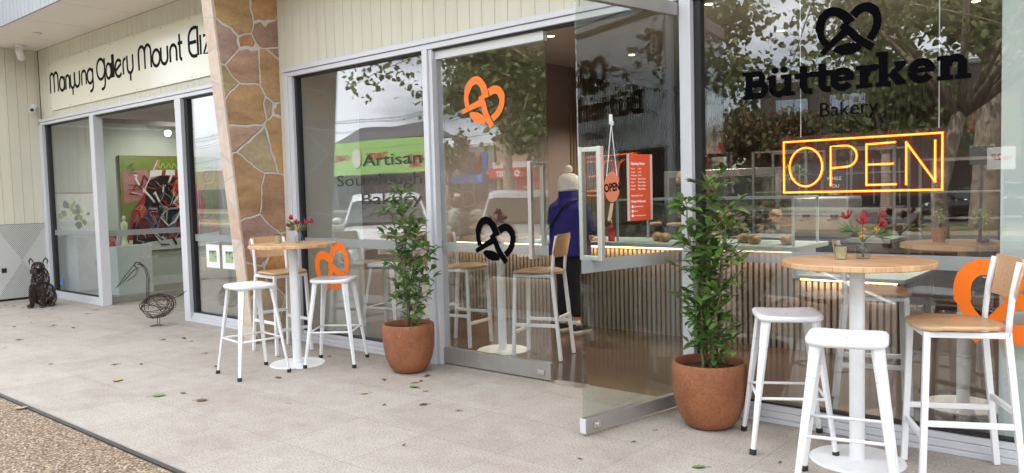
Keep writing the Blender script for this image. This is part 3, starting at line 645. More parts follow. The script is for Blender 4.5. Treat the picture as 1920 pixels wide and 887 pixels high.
# interior shell
O('interior_wall',MB().box(-7.055,-6.98,.085,9,0,3.3).box(-7.0,3.2,8.6,9,0,3.3).box(3.1,3.2,.08,8.6,0,3.3),M_brown,bk,world=True)
O('white_pier',MB().box(-6.975,-6.90,.085,.93,0,3.29),M_plaster,bk,world=True)
O('white_partition',MB().box(-.69,1.9,.10,.20,.001,2.7),M_plaster,bk,world=True)
O('interior_ceiling',MB().box(-7.0,3.2,.075,9,3.3,3.4),M_ceil,bk,world=True)
mb=MB(); y=5.0
while y<8.55: mb.box(-6.979,-6.955,y,y+.045,.9,3.2); y+=.075
O('slatted_wall_panel',mb,M_slat2,bk,world=True)
mb=MB(); x=-6.9
while x<1.5: mb.box(x,x+.045,8.57,8.599,1.9,3.2); x+=.075
O('slatted_wall_panel',mb,M_slat2,bk,world=True)
O('roof',MB().box(-16,3.2,-.92,9.2,4.95,5.05).box(-16,3.2,9.1,9.2,0,4.95).box(-16.1,-16,-.92,9.2,0,4.95).box(3.2,3.3,-.1,9.2,0,4.95),M_slatdark,bk,world=True)  # unseen roof slab with outer walls, added so light doesn't enter from above
for i,(x,y) in enumerate(((-5.72,2.92),(-5.75,4.8),(-3.64,4.73),(-3.63,2.81),(-1.6,2.8),(-1.6,4.75))):
    e=ceil_light(x,y,3.299,'round warm recessed downlight in the brown bakery ceiling')
    O('lamp_disc',MB().lathe([(.040,-.003),(0,-.003)],20),M_downl,e)
    l=bpy.data.lights.new('downlight','SPOT'); l.energy=190; l.spot_size=R(110); l.spot_blend=.7; l.shadow_soft_size=.04; l.color=(1,.88,.74)
    lo=bpy.data.objects.new('lamp',l); C.objects.link(lo); lo.parent=e; lo.location=(0,0,-.012)
# ---- security cameras
def cctv(loc,rz,label,wall=True):
    e=E('security_camera',loc,label,'security camera',rz)
    O('bracket',MB().lathe([(.045,0),(.045,.02),(.03,.035),(0,.035)],16).xf(Matrix.Rotation(R(90 if wall else 180),4,'X')),M_white,e,True,auto=40)
    O('camera_body',MB().tube([(0,-.03,-.02 if wall else -.05),(0,-.13,-.05 if wall else -.08)],[.036,.040],16),M_white,e,True,auto=40); O('lens',MB().tube([(0,-.1301,-.05 if wall else -.08),(0,-.138,-.0525 if wall else -.0825)],.026,16),M_dark,e,True,auto=40)
cctv((-13.40,-.10,2.93),R(60),'white bullet security camera on the side wall below the gallery sign corner')
cctv((-2.95,1.95,3.29),R(0),'white security camera under the bakery ceiling near the neon sign',False)
cctv((-5.9,5.9,3.29),R(10),'small white security camera under the ceiling at the back of the bakery',False)
# ================================================================= furniture
def metal_stool(label,loc,rz,group='white metal stools'):
    e=E('metal_stool',loc,label,'stool',rz,group)
    # dished square seat with rolled edge
    n=40; rings=[]
    def ring(h,z,dz=0,p=5.5):
        out=[]
        for j in range(n):
            a=2*math.pi*j/n; c_,s_=math.cos(a),math.sin(a)
            k=(abs(c_)**p+abs(s_)**p)**(-1/p); x,y=h*k*c_,h*k*s_
            out.append((x,y,z+dz*(x/h)**2))
        return out
    rings=[ring(.160,.712),ring(.176,.720,.004),ring(.177,.735,.006),ring(.170,.743,.008),ring(.155,.744,.008),ring(.11,.739,.004),ring(.06,.734),ring(.01,.732)]
    O('seat',MB().loft(rings),M_white,e,True)
    O('drain_holes',MB().add([],[]) if False else [MB().lathe([(.005,0),(0,.0004)],8,(x,y,.7345)) for x,y in ((0,0),)][0],M_dark,e)
    for sx in (-1,1):
        for sy in (-1,1):
            t=Vector((sx*.128,sy*.128,.722)); b=Vector((sx*.212,sy*.212,.016)); mid=t.lerp(b,.22)
            d=Vector((sx,-sy,0))
            mb=MB().bar(t,mid,.024,.054,.022,.044,up=d).bar(mid,b,.022,.044,.018,.022,up=d)
            lg=O('leg',mb,M_white,e,bevel=.004)
            O('rubber_foot',MB().bar(b+Vector((-sx*.001,-sy*.001,.014)),b+Vector((sx*.002,sy*.002,-.016)),.026,.029,up=d),M_rubber,lg,bevel=.002)
    q=.178; z=.30; P=[(q,q,z),(-q,q,z),(-q,-q,z),(q,-q,z)]
    for i in range(4): O('stretcher',MB().tube([P[i],P[(i+1)%4]],.0085,8),M_white,e,True)
    return e
def bar_chair(label,loc,rz,group='wooden bar chairs with white frames'):
    """faces local +x; back at -x"""
    e=E('bar_chair',loc,label,'bar chair',rz,group)
    n=44; 
    def ring(s,z,cup=0):
        out=[]
        for j in range(n):
            a=2*math.pi*j/n; c_,s_=math.cos(a),math.sin(a); p=4.5 if c_>0 else 2.4
            k=(abs(c_)**p+abs(s_)**p)**(-1/p); x,y=.205*k*c_*s,.20*k*s_*s
            out.append((x+.01,y,z+cup*(abs(y)/.2)**2*(1 if x<.12 else .4)))
        return out
    O('seat',MB().loft([ring(.985,.742,.010),ring(1,.745,.012),ring(1,.757,.012),ring(.985,.760,.012),ring(.5,.756,.010),ring(.02,.753,.0)]),M_veneer,e,True,auto=50)
    W=.165; bw=.030
    for sy in (-1,1):
        y=sy*W
        O('leg',MB().bar((.175,y*.97,.741),(.198,y*1.10,.004),bw,.026,up=(0,1,0)),M_white,e,bevel=.003)
        O('leg',MB().bar((-.165,y,.741),(-.235,y*1.10,.004),bw,.026,up=(0,1,0)),M_white,e,bevel=.003)
        O('back_post',MB().tube([(-.168,y,.72),(-.172,y,.80),(-.185,y,.93),(-.212,y,1.07)],.0145,8),M_white,e,True)
        O('side_rail',MB().bar((-.18,y*1.0,.727),(.19,y*.97,.727),.024,.028),M_white,e,bevel=.003)
        O('stretcher',MB().bar((-.205,y*1.055,.30),(.187,y*1.05,.30),.020,.028),M_white,e,bevel=.003)
    O('seat_rail',MB().bar((.176,-W,.727),(.176,W,.727),.024,.027),M_white,e,bevel=.003)
    O('stretcher',MB().bar((.188,-W*1.05,.23),(.188,W*1.05,.23),.02,.028),M_white,e,bevel=.003); O('stretcher',MB().bar((-.205,-W,.36),(-.205,W,.36),.02,.028),M_white,e,bevel=.003)
    # curved plywood back
    rings=[]
    for i in range(15):
        t=-1+2*i/14; y=t*.195; x=-.188-.028*(1-t*t)*1.0; hh=.098*(1-max(0,abs(t)-.86)**2*22)
        k=.10
        rings.append([(x-k*0+.0045,y,.985-hh),(x-.0045-.0,y,.985-hh),(x-.030-.0045,y,.985+hh),(x-.030+.0045,y,.985+hh)])
    O('backrest',MB().loft(rings),M_veneer,e,True,auto=45,bevel=.002)
    return e
def bar_table(label,loc,group='round timber bar tables'):
    e=E('bar_table',loc,label,'table',0,group)
    O('table_top',MB().lathe([(.30,1.025),(.366,1.025),(.372,1.029),(.372,1.050),(.368,1.054),(.0,1.054)],72),M_block,e,auto=30)
    O('top_plate',MB().box(-.15,.15,-.15,.15,1.016,1.0245),M_dark,e)
    O('pole',MB().lathe([(.038,.010),(.038,1.015)],32),M_white,e,True,auto=40)
    O('base',MB().lathe([(.0,.0),(.236,.0),(.236,.004),(.226,.010),(.05,.013),(.0,.014)],56),M_white,e,True,auto=30)
    return e
tL=bar_table('round timber bar table on a white pole between the buttress and the left potted tree',(-5.84,-.70,0))
tR=bar_table('round timber bar table on a white pole in the right foreground, nearest the viewer',(-1.25,-.414,0))
for l_,p in (('round timber bar table inside the glass behind the closed door leaf',(-4.70,.73,0)),('round timber bar table inside the window below the neon sign',(-1.02,1.02,0))): dup(tL,p,0,l_)
metal_stool('white metal stool nearest the gallery, left of the left table',(-5.84,-1.13,0),R(-7))
s0=bpy.data.objects['metal_stool']
dup(s0,(-5.565,-.485,0),R(36),'white metal stool between the left table and the left potted tree')
dup(s0,(-1.64,-.36,0),R(30),'white metal stool behind the front stool, close to the right potted tree')
dup(s0,(-1.155,-.885,0),R(14),'white metal stool in the near foreground with its front legs out of the picture')
dup(s0,(-6.22,.70,0),R(14),'white metal stool standing inside the left window')
dup(s0,(-.62,1.55,0),R(20),'white metal stool deep inside the right window beyond the table')
bar_chair('wooden bar chair standing against the stone buttress behind the left table',(-6.44,-.44,0),R(-4))
c0=bpy.data.objects['bar_chair']
dup(c0,(-.80,-.35,0),R(206),'wooden bar chair at the right edge, facing the right table')
dup(c0,(-4.24,.73,0),R(198),'wooden bar chair inside the doorway, partly seen past the closed leaf')
dup(c0,(-5.22,.76,0),R(8),'wooden bar chair inside behind the window mullion, facing the doorway table')
dup(c0,(-1.47,.68,0),R(19),'wooden bar chair inside the window seen behind the right table pole')
# ---- flowers in bottles, cups
M_bottle=glass_mat('bottle_glass',1.45,(.80,.86,.85))
M_flower=mat('red_flower',(.20,.008,.018),.6,noise=(60,(.36,.02,.03),.4,.6)); M_yel=mat('yellow_flower',(.65,.36,.03),.6); M_green2=mat('fine_leaf',(.07,.13,.04),.5)
def vase(loc,label,h=.24,seed=1):
    r_=random.Random(seed); e=E('flower_bottle',loc,label,'vase',group=None)
    O('bottle',MB().lathe([(.0,.002),(.034,.002),(.036,.01),(.036,.052),(.030,.066),(.013,.080),(.012,.098),(.016,.103)],24),M_bottle,e,True)
    mb=MB(); fl=MB(); ye=MB(); gr=MB()
    for i in range(13):
        a=r_.uniform(0,6.28); sp=r_.uniform(.02,.10); top=Vector((sp*math.cos(a),sp*math.sin(a),h*r_.uniform(.62,1)-.02*0))
        mb.tube([(0.004*math.cos(a),.004*math.sin(a),.01),(.003*math.cos(a),.003*math.sin(a),.09),top],.0016,5)
        kind=i%13
        if kind<5:      # kangaroo paw: curved fingers fanning from the stem tip
            for k in range(12):
                d=Vector((math.cos(a)+r_.uniform(-.9,.9),math.sin(a)+r_.uniform(-.9,.9),r_.uniform(-.1,1.1))).normalized(); q=top+d*.022; fl.tube([top,q,q+d*.014+Vector((0,0,.010))],[.0028,.0044,.0052],6)
        elif kind<8:
            for k in range(14): d=Vector((r_.gauss(0,1),r_.gauss(0,1),r_.gauss(0,1))).normalized(); ye.ball(top*.80+d*.012,.0045,n=5,m_=4)
        else:
            for k in range(10):
                d=Vector((math.cos(a)+r_.uniform(-.8,.8),math.sin(a)+r_.uniform(-.8,.8),r_.uniform(-.3,1))).normalized(); s_=d.orthogonal().normalized()*.0045; b=top*.75; gr.add([b,b+d*.04+s_,b+d*.09,b+d*.04-s_],[(0,1,2,3)])
    O('stems',mb,M_stem,e); O('red_flowers',fl,M_flower,e,True); O('yellow_flowers',ye,M_yel,e,True); O('leaves',gr,M_green2,e); return e
M_twine=mat('sugar_grain',(.46,.33,.19),.6,noise=(60,(.62,.50,.33),.35,.65))
def cup(loc,label):
    e=E('sugar_glass',loc,label,'glass'); O('glass',MB().lathe([(0,.001),(.027,.001),(.030,.01),(.032,.072),(.034,.080),(.0315,.080),(.030,.070)],28),M_bottle,e,True,auto=50); O('sugar',MB().lathe([(0,.004),(.0265,.004),(.0295,.066),(0,.066)],24),M_twine,e,True,auto=50); return e
vase((-5.86,-.62,1.054),'small glass bottle with red and yellow flowers on the left table',.22,3)
vase((-1.245,-.33,1.054),'small glass bottle with deep red kangaroo paw flowers on the right table',.235,5)
vase((-4.74,.72,1.054),'small glass bottle of dark red flowers on the table behind the closed door leaf',.22,8)
cup((-6.0,-.74,1.054),'straight amber sugar glass on the left table'); cup((-1.335,-.40,1.054),'straight amber sugar glass on the right table')
for i,(p,l_) in enumerate((((-1.17,1.05,1.054),'small brown pot with a fern on the table inside the right window'),((-.93,1.10,1.054),'dark brown vase with a leafy sprig on the table inside the right window'))):
    e=E('table_plant',p,l_,'potted plant'); O('pot',MB().lathe([(0,0),(.035,0),(.05,.10),(.052,.10),(.046,.095),(0,.09)],20),[M_terra,mat('brown_pot',(.10,.05,.035),.4)][i],e,True,auto=40)
    mb=MB(); r_=random.Random(i)
    for k in range(26):
        a=r_.uniform(0,6.28); d=Vector((math.cos(a),math.sin(a),0)); t_=r_.uniform(.05,.13); hz=r_.uniform(.12,.22)
        s_=Vector((-d.y,d.x,0))*.010; mb.add([(0,0,.09),tuple(d*t_*.5+s_+Vector((0,0,hz))),tuple(d*t_+Vector((0,0,hz-.01))),tuple(d*t_*.5-s_+Vector((0,0,hz)))],[(0,1,2,3)])
    O('leaves',mb,M_bay,e)

# ================================================================= potted bay trees
def pot_tree(loc,label,seed,stems,rw,H,lean=(0,0)):
    r_=random.Random(seed); e=E('potted_tree',loc,label,'potted plant',group=None)
    prof=[(.0,0),(.12,0),(.155,.012),(.195,.06),(.225,.13),(.245,.22),(.250,.32),(.250,.395),(.244,.412),(.230,.412),(.222,.395),(.222,.34)]
    O('pot',MB().lathe([(a*rw/.25,b*.97) for a,b in prof],64),M_terra,e,True,auto=35)
    O('soil',MB().lathe([(rw*.90,.345),(rw*.5,.352),(0,.36)],32),M_soil,e,True)
    st=MB(); lf=MB()
    def leaf(p,d,L):
        d=d.normalized(); up=Vector((r_.uniform(-.5,.5),r_.uniform(-.5,.5),1)); s_=d.cross(up); s_=s_.normalized() if s_.length>.01 else d.orthogonal().normalized(); nrm=s_.cross(d).normalized(); w_=L*.20
        c1=p+d*L*.12; P=[p,c1+d*L*.18+s_*w_*.8-nrm*w_*-.25,c1+d*L*.45+s_*w_+nrm*w_*.3,p+d*L*.85+s_*w_*.5-nrm*L*.04,p+d*L-nrm*L*.10,p+d*L*.85-s_*w_*.5-nrm*L*.04,c1+d*L*.45-s_*w_+nrm*w_*.3,c1+d*L*.18-s_*w_*.8+nrm*w_*.25,c1+d*L*.32,p+d*L*.62-nrm*L*.01]
        lf.add(P,[(0,1,8),(1,2,9,8),(2,3,9),(3,4,9),(4,5,9),(5,6,9),(6,7,8,9),(7,0,8)])
    for (bx_,by_,tx,ty,h) in stems:
        pts=[Vector((bx_,by_,.34))]; n=14
        for i in range(1,n+1):
            t_=i/n; pts.append(Vector((bx_+(tx-bx_)*t_+r_.uniform(-.012,.012),by_+(ty-by_)*t_+r_.uniform(-.012,.012),.34+(h-.34)*t_)))
        st.tube(pts,[.011-.008*i/n for i in range(n+1)],7)
        k=0
        for i in range(1,n+1):
            for rep in range((r_.choice([0,1,1]) if i<3 else r_.choice([1,2,2,3])) if i<n else 5):
                a=k*2.4+r_.uniform(-.4,.4); k+=1; base=pts[i-1].lerp(pts[i],r_.random()); zrel=(base.z-.34)/(H-.34)
                Lb=r_.uniform(.05,.17)*(1.0-.30*zrel)*rw/.22; d=Vector((math.cos(a),math.sin(a),r_.uniform(.15,.9)))
                tip=base+d.normalized()*Lb; mid=base.lerp(tip,.5)+Vector((0,0,-.006)); st.tube([base,mid,tip],[.0035,.0025,.0015],5)
                nl=r_.randint(3,5)
                for q in range(nl):
                    p=base.lerp(tip,(q+1)/nl); aa=a+(1 if q%2 else -1)*r_.uniform(.5,1.3); leaf(p,Vector((math.cos(aa),math.sin(aa),r_.uniform(-.5,.75))),r_.uniform(.055,.12))
                leaf(tip,d+Vector((0,0,.4)),r_.uniform(.06,.11))
    O('stems',st,M_stem,e,True); O('foliage',lf,M_bay,e,True)
    return e
pot_tree((-4.79,-.34,0),'young bay tree in a terracotta pot in front of the mullion left of the doors',11,[(0,0,-.04,.02,1.48),(.02,.02,-.12,-.03,1.36),(-.02,.01,.05,.07,1.22),(.05,-.03,.17,.10,1.02)],.212,1.5)
pot_tree((-2.14,-.30,0),'young bay tree in a large terracotta pot beside the open glass door',23,[(0,0,.0,.03,1.50),(-.02,.02,-.12,-.05,1.38),(.02,-.02,.11,.04,1.34),(.02,.03,.06,.10,1.2),(-.03,-.03,-.08,.08,1.08)],.222,1.5)

# ================================================================= wire animals
def wire_blob(mb,r_,c,rx,ry,rz,n,rad=.0028,rot=None,seg=10,span=(1.2,3.5)):
    for _ in range(n):
        a=Vector((r_.gauss(0,1),r_.gauss(0,1),r_.gauss(0,1))).normalized(); b=a.cross(Vector((r_.gauss(0,1),r_.gauss(0,1),r_.gauss(0,1)))).normalized(); A=r_.uniform(*span); t0=r_.uniform(0,6.28); wob=r_.uniform(.85,1.03)
        pts=[]
        for i in range(seg+1):
            t_=t0+A*i/seg; p=(a*math.cos(t_)+b*math.sin(t_))*(wob+r_.uniform(-.03,.03)); p=Vector((p.x*rx,p.y*ry,p.z*rz))
            if rot: p=rot@p
            pts.append(p+Vector(c))
        mb.tube(pts,rad,4,cap=False)
def wire_dog():
    r_=random.Random(5); e=E('wire_dog',(-12.22,-.55,0),'seated dog woven from rusty black wire beside the perforated wall panel','sculpture',R(-42))
    mb=MB(); wire_blob(mb,r_,(0,0,.36),.10,.12,.20,90,rot=Matrix.Rotation(R(-14),3,'Y')); wire_blob(mb,r_,(-.07,0,.18),.16,.15,.17,110); wire_blob(mb,r_,(.03,0,.44),.08,.09,.10,45)
    O('body',mb,M_darksteel,e)
    mb=MB(); wire_blob(mb,r_,(.05,0,.56),.085,.085,.08,65); wire_blob(mb,r_,(.14,0,.525),.06,.045,.04,35); O('head',mb,M_darksteel,e); O('snout_plate',MB().box(.185,.20,-.045,.045,.485,.545),M_darksteel,e,bevel=.005)
    for s_ in (-1,1):
        mb=MB()
        for k in range(5): mb.tube([(.03,s_*.085-.028,.60),(.03,s_*(.095)-.034+.004*k,.655),(.035,s_*.10,.70-.006*k),(.03,s_*.10+.034-.004*k,.655),(.03,s_*.085+.028,.60)],.003,4)
        O('ear',mb,M_darksteel,e)
        mb=MB(); wire_blob(mb,r_,(.11,s_*.075,.17),.038,.038,.17,34); wire_blob(mb,r_,(.15,s_*.08,.025),.06,.04,.025,18); O('leg',mb,M_darksteel,e)
        mb=MB(); wire_blob(mb,r_,(-.06,s_*.12,.12),.11,.05,.11,34); wire_blob(mb,r_,(.02,s_*.14,.025),.07,.035,.025,14); O('leg',mb,M_darksteel,e)
    mb=MB(); wire_blob(mb,r_,(-.25,-.02,.035),.12,.03,.028,24); O('tail',mb,M_darksteel,e)
wire_dog()
def wire_bird():
    r_=random.Random(9); e=E('wire_pelican',(-9.0,-.42,0),'long billed bird made of bent black wire standing on the paving before the gallery door','sculpture',R(222))
    mb=MB(); wire_blob(mb,r_,(0,0,.235),.21,.14,.14,30,.0034,rot=Matrix.Rotation(R(10),3,'Y'),span=(2,5)); 
    for k in range(6): mb.tube([(-.10,.03*(k-2.5),.30),(-.24,.012*(k-2.5),.335),(-.34,.004*(k-2.5),.40)],.003,4)
    O('body',mb,M_darksteel,e)
    mb=MB()
    for k in range(5):
        y=.010*(k-2); q=.012*(k%3-1); mb.tube([(.11+q,y,.27),(.105+q,y,.42),(.095+q,y,.56),(.11+q,y,.66),(.15+q,y,.715),(.205,y,.73)],.0032,5)
    O('neck',mb,M_darksteel,e)
    mb=MB()
    for k in range(3): mb.tube([(.15,.02*(k-1),.70),(.175,.022*(k-1),.745),(.22,.02*(k-1),.75),(.245,.01*(k-1),.715),(.22,.012*(k-1),.69)],.0032,5)
    O('head',mb,M_darksteel,e)
    mb=MB()
    for y in (-.018,.018):
        mb.tube([(.245,y,.72),(.33,y*.7,.62),(.46,0,.46)],.003,5); mb.tube([(.20,y,.69),(.26,y*.9,.65),(.36,y*.5,.54),(.46,0,.46)],.003,5); mb.tube([(.20,y,.69),(.23,y,.60),(.34,y*.5,.53)],.0028,5)
    O('bill',mb,M_darksteel,e)
    for s_ in (-1,1):
        mb=MB().tube([(-.01,s_*.03,.15),(0,s_*.032,.01),(.07,s_*.05,.006)],.0036,5).tube([(0,s_*.032,.01),(.08,s_*.03,.006)],.003,5).tube([(0,s_*.032,.01),(-.05,s_*.032,.006)],.003,5); O('leg',mb,M_darksteel,e)
wire_bird()

# ================================================================= gallery contents
def painting(name,label,loc,rz,W,H,layers,frame,fm,th=.03,tilt=0,cat='painting'):
    e=E(name,loc,label,cat,rz); e.rotation_euler=(R(tilt),0,rz)
    mats=[];me_v=[];me_f=[];mi=[]
    def addm(c):
        if c not in mats: mats.append(c)
        return mats.index(c)
    mb=MB(); d=0
    for kind,c,data in layers:
        d+=.0004; n0=len(mb.f)
        if kind=='p': o=len(mb.v); mb.add([(x*W,z*H,d) for x,z in data],[tuple(range(len(data)))])
        else:
            w_,pts=data; pp=[(x*W,z*H) for x,z in pts]; L=[];Q=[]
            for i in range(len(pp)):
                a=pp[max(i-1,0)];b=pp[min(i+1,len(pp)-1)];l=math.hypot(b[0]-a[0],b[1]-a[1]) or 1; nx,ny=-(b[1]-a[1])/l*w_/2,(b[0]-a[0])/l*w_/2; L.append((pp[i][0]+nx,pp[i][1]+ny,d)); Q.append((pp[i][0]-nx,pp[i][1]-ny,d))
            for i in range(len(pp)-1): mb.add([Q[i],Q[i+1],L[i+1],L[i]],[(0,1,2,3)])
        mi+= [addm(c)]*(len(mb.f)-n0)
    mb.xf(Matrix(((1,0,0,0),(0,0,-1,-th),(0,1,0,0),(0,0,0,1))))
    me=bpy.data.meshes.new('canvas'); me.from_pydata(mb.v,[],mb.f)
    for c in mats: me.materials.append(mat('paint_%d_%d_%d'%tuple(int(q*255) for q in c),c,.35,noise=(25,tuple(min(1,q*.8) for q in c),.4,.7)))
    me.polygons.foreach_set('material_index',mi); o=bpy.data.objects.new('canvas',me); C.objects.link(o); o.parent=e
    O('stretcher_box',MB().box(0,W,-th+.001,0,0,H),M_paper,e)
    if frame: f_=frame; O('frame',MB().box(-f_,-.001,-th-.012,0,-f_,H+f_).box(W+.001,W+f_,-th-.012,0,-f_,H+f_).box(-.001,W+.001,-th-.012,0,-f_,-.001).box(-.001,W+.001,-th-.012,0,H+.001,H+f_),fm,e,bevel=.002)
    return e
r_=random.Random(3)
K=(.012,.008,.01); RD=(.42,.02,.03); OR=(.62,.13,.03); WH=(.75,.74,.72); GR=(.19,.24,.045); PK=(.50,.20,.21); BL=(.12,.18,.32); LM=(.55,.68,.12); MA=(.17,.02,.03); GY=(.35,.36,.38); YL=(.70,.6,.2)
L=[('p',GR,[(0,0),(1,0),(1,1),(0,1)]),('p',WH,[(.05,0),(1,0),(1,.16),(.55,.12),(.05,.14)]),('p',PK,[(.02,.50),(.24,.56),(.30,.80),(.24,.86),(.02,.84)]),('p',PK,[(.26,.8),(.36,.97),(.40,.97),(.33,.70)]),('p',PK,[(.84,.30),(.95,.36),(1,.2),(.9,.16)]),
('p',RD,[(.04,.12),(.08,.40),(.30,.72),(.44,.86),(.72,.80),(.86,.5),(.80,.14),(.40,.10)]),('p',K,[(.08,.06),(.10,.30),(.22,.50),(.26,.74),(.40,.80),(.62,.76),(.74,.60),(.72,.30),(.66,.05),(.50,.16),(.34,.10)]),
('p',MA,[(.14,.14),(.16,.34),(.34,.48),(.42,.30),(.36,.14)]),('p',OR,[(.10,.32),(.20,.50),(.24,.44),(.14,.26)]),('p',OR,[(.46,.66),(.56,.76),(.66,.66),(.62,.56),(.52,.58)]),('p',WH,[(.50,.50),(.58,.62),(.66,.60),(.64,.46),(.56,.44)]),('p',BL,[(.56,.50),(.62,.62),(.70,.58),(.66,.46)]),('p',OR,[(.52,.50),(.57,.56),(.62,.50),(.58,.45)]),
('p',RD,[(.50,.14),(.56,.30),(.68,.36),(.64,.20)]),('p',BL,[(.44,.18),(.50,.36),(.56,.40),(.50,.14)]),('p',WH,[(.28,.78),(.40,.80),(.41,.86),(.29,.85)]),('p',WH,[(.44,.80),(.54,.80),(.54,.86),(.45,.86)]),('p',GY,[(.72,.10),(.75,.10),(.75,.66),(.72,.66)]),('p',GY,[(.77,.10),(.78,.10),(.78,.66),(.77,.66)])]
for i in range(64):
    x,z=r_.uniform(.1,.74),r_.uniform(.12,.72); pts=[(x,z)]
    for k in range(r_.randint(2,5)): x+=r_.uniform(-.10,.10); z+=r_.uniform(-.12,.12); pts.append((min(max(x,.04),.8),min(max(z,.05),.8)))
    L.append(('s',r_.choice([WH,WH,OR,K,K,MA,RD,GY,BL]),(r_.choice([.006,.008,.012,.02,.035]),pts)))
L.append(('s',LM,(.012,[(.34+.012*i,.90+.03*math.sin(i*1.3)) for i in range(20)])))
L+= [('s',LM,(.012,[(.85,.9),(.97,.92),(.94,.72),(.84,.70)])),('s',K,(.012,[(.85+.02*math.cos(i*.7),.86-.018*i) for i in range(14)])),('s',K,(.012,[(.12,.92),(.07,.89),(.13,.86),(.06,.83),(.15,.82)])),('s',WH,(.016,[(.2,.62),(.30,.82),(.36,.96)])),('s',WH,(.012,[(.55,.54),(.585,.53),(.585,.50),(.555,.50),(.55,.54)]))]
for i in range(3): L.append(('s',K,(.008,[(.06,.70-.05*i),(.17,.695-.05*i)])))
painting('large_painting','large abstract painting of a red and black figure on green and pink',(-13.425,1.14,.61),R(90),1.72,1.60,L,.012,mat('thin_oak',(.32,.20,.10),.5))
gl_=[('p',(.78,.78,.75),[(0,0),(1,0),(1,1),(0,1)])]
for i in range(20):
    x,z=r_.gauss(.52,.13),r_.gauss(.52,.16); a=r_.uniform(0,6.28); s_=r_.uniform(.04,.13)
    gl_.append(('p',r_.choice([(.22,.34,.10),(.35,.45,.18),(.12,.2,.16),(.10,.12,.16),(.42,.5,.3)]),[(x+s_*math.cos(a+q*1.05)*r_.uniform(.5,1.1),z+s_*math.sin(a+q*1.05)*r_.uniform(.5,1.1)) for q in range(6)]))
painting('framed_drawing','white framed leafy green drawing leaning on the plinth inside the left gallery window',(-13.36,.10,.96),R(90),.62,.64,gl_,.022,mat('pale_frame',(.40,.35,.29),.5),tilt=-4)
e=E('display_plinth',(-13.13,.40,0),'tall white plinth behind the left gallery window under the framed drawing','plinth'); O('plinth_box',MB().box(-.27,.27,-.20,.26,0,.93),M_white,e,bevel=.002)
e=E('display_plinth',(-12.62,.90,0),'white plinth behind the open gallery door carrying a pale figurine','plinth'); O('plinth_box',MB().box(-.14,.14,-.27,.27,0,.76),M_white,e,bevel=.002)
e=E('figurine',(-12.58,.80,.76),'cream coloured female figurine standing on the plinth behind the gallery door','figurine')
O('torso',MB().lathe([(0,0),(.07,0),(.055,.03),(.03,.10),(.040,.16),(.055,.22),(.042,.26),(.052,.32),(.048,.36),(.018,.385),(.016,.40),(.03,.42),(.03,.45),(.012,.47),(0,.475)],20),mat('cream_ceramic',(.72,.70,.50),.35),e,True)
O('arms',MB().tube([(.045,0,.36),(.085,0,.31),(.075,.01,.25),(.045,.02,.24)],.013,8).tube([(-.045,0,.36),(-.085,0,.31),(-.075,.01,.25),(-.045,.02,.24)],.013,8),MATS['cream_ceramic'],e,True)
e=E('red_ceramic',(-12.70,.66,.76),'small round red ceramic beside the cream figurine','ornament'); O('bowl',MB().lathe([(0,0),(.05,0),(.055,.02),(.03,.05),(.055,.10),(.065,.15),(.05,.20),(.0,.215)],20),M_red,e,True)
e=E('leaf_sculpture',(-12.2,3.0,0),'dark bronze leaf sculpture on a thin stem at the back of the gallery','sculpture')
O('stem',MB().tube([(0,0,0),(0,0,.5),(.05,-.1,.62)],.012,8),M_dark,e,True); O('blades',MB().loft([[(x,y*s_,z+.02*y) for x,y,z in ((0.05,-.1-.35*t_,.62+.05*math.sin(t_*3)),(.09,-.1-.35*t_,.60),(.07,-.1-.35*t_,.64))] for t_,s_ in ((0,1),(.5,1),(1,1))]),M_dark,e)
# notices on the right hand gallery window
for i,(x0) in enumerate((-8.66,-8.30)):
    e=E('window_notice',(x0,.0265,.66),('left of two white pages taped inside the right gallery window','right of two white pages taped inside the right gallery window')[i],'notice')
    O('page',MB().box(0,.30,-.0012,0,0,.27 if 0 else .27),M_paper,e); O('printed_picture',MB().box(.07,.23,-.0024,-.0014,.07,.20),mat('print_green',(.35,.45,.25),.7,noise=(14,(.10,.10,.10),.5,.6)),e)
# low pale display box and desk inside the right gallery window
e=E('gallery_desk',(-7.9,.75,0),'pale blue-white desk inside the right gallery window','desk'); O('desk_box',MB().box(-.40,.40,-.30,.30,.0,.50),M_white,e,bevel=.002); O('desk_top',MB().box(-.42,.42,-.32,.32,.502,.53),M_white,e,bevel=.002)
e=E('wire_plant_sculpture',(-7.75,.7,.53),'small spiky dark wire sculpture on the gallery desk','sculpture'); mb=MB(); wire_blob(mb,r_,(0,0,.16),.12,.12,.14,30,.004); O('wire_ball',mb,M_darksteel,e)
# ================================================================= bakery counter
ct=E('service_counter',(-4.5,2.5,0),'long bakery counter faced with vertical timber slats under a grey top','counter')
O('carcass',MB().box(-6.88,-2.54,2.215,2.90,0,.86).box(-2.538,-1.70,2.235,3.25,0,.63),M_slatdark,ct,world=True)
mb=MB(); x=-6.88
while x<-1.72:
    mb.box(x,x+.032,2.178,2.214,.0,.845 if x<-2.56 else .62); x+=.053
y=2.24
while y<3.22: mb.box(-1.699,-1.665,y,y+.032,0,.62); y+=.053
O('slat_front',mb,M_slat,ct,world=True)
O('counter_top',MB().box(-6.88,-2.50,2.12,2.95,.868,.908),M_counter,ct,world=True,bevel=.003); O('lower_top',MB().box(-2.498,-1.63,2.12,3.3,.636,.668).box(-2.54,-2.499,2.12,2.6,.636,.866),M_counter,ct,world=True,bevel=.003)
O('light_strip',MB().box(-6.85,-2.56,2.155,2.172,.852,.866).box(-2.48,-1.70,2.155,2.172,.622,.634),M_led,ct,world=True)
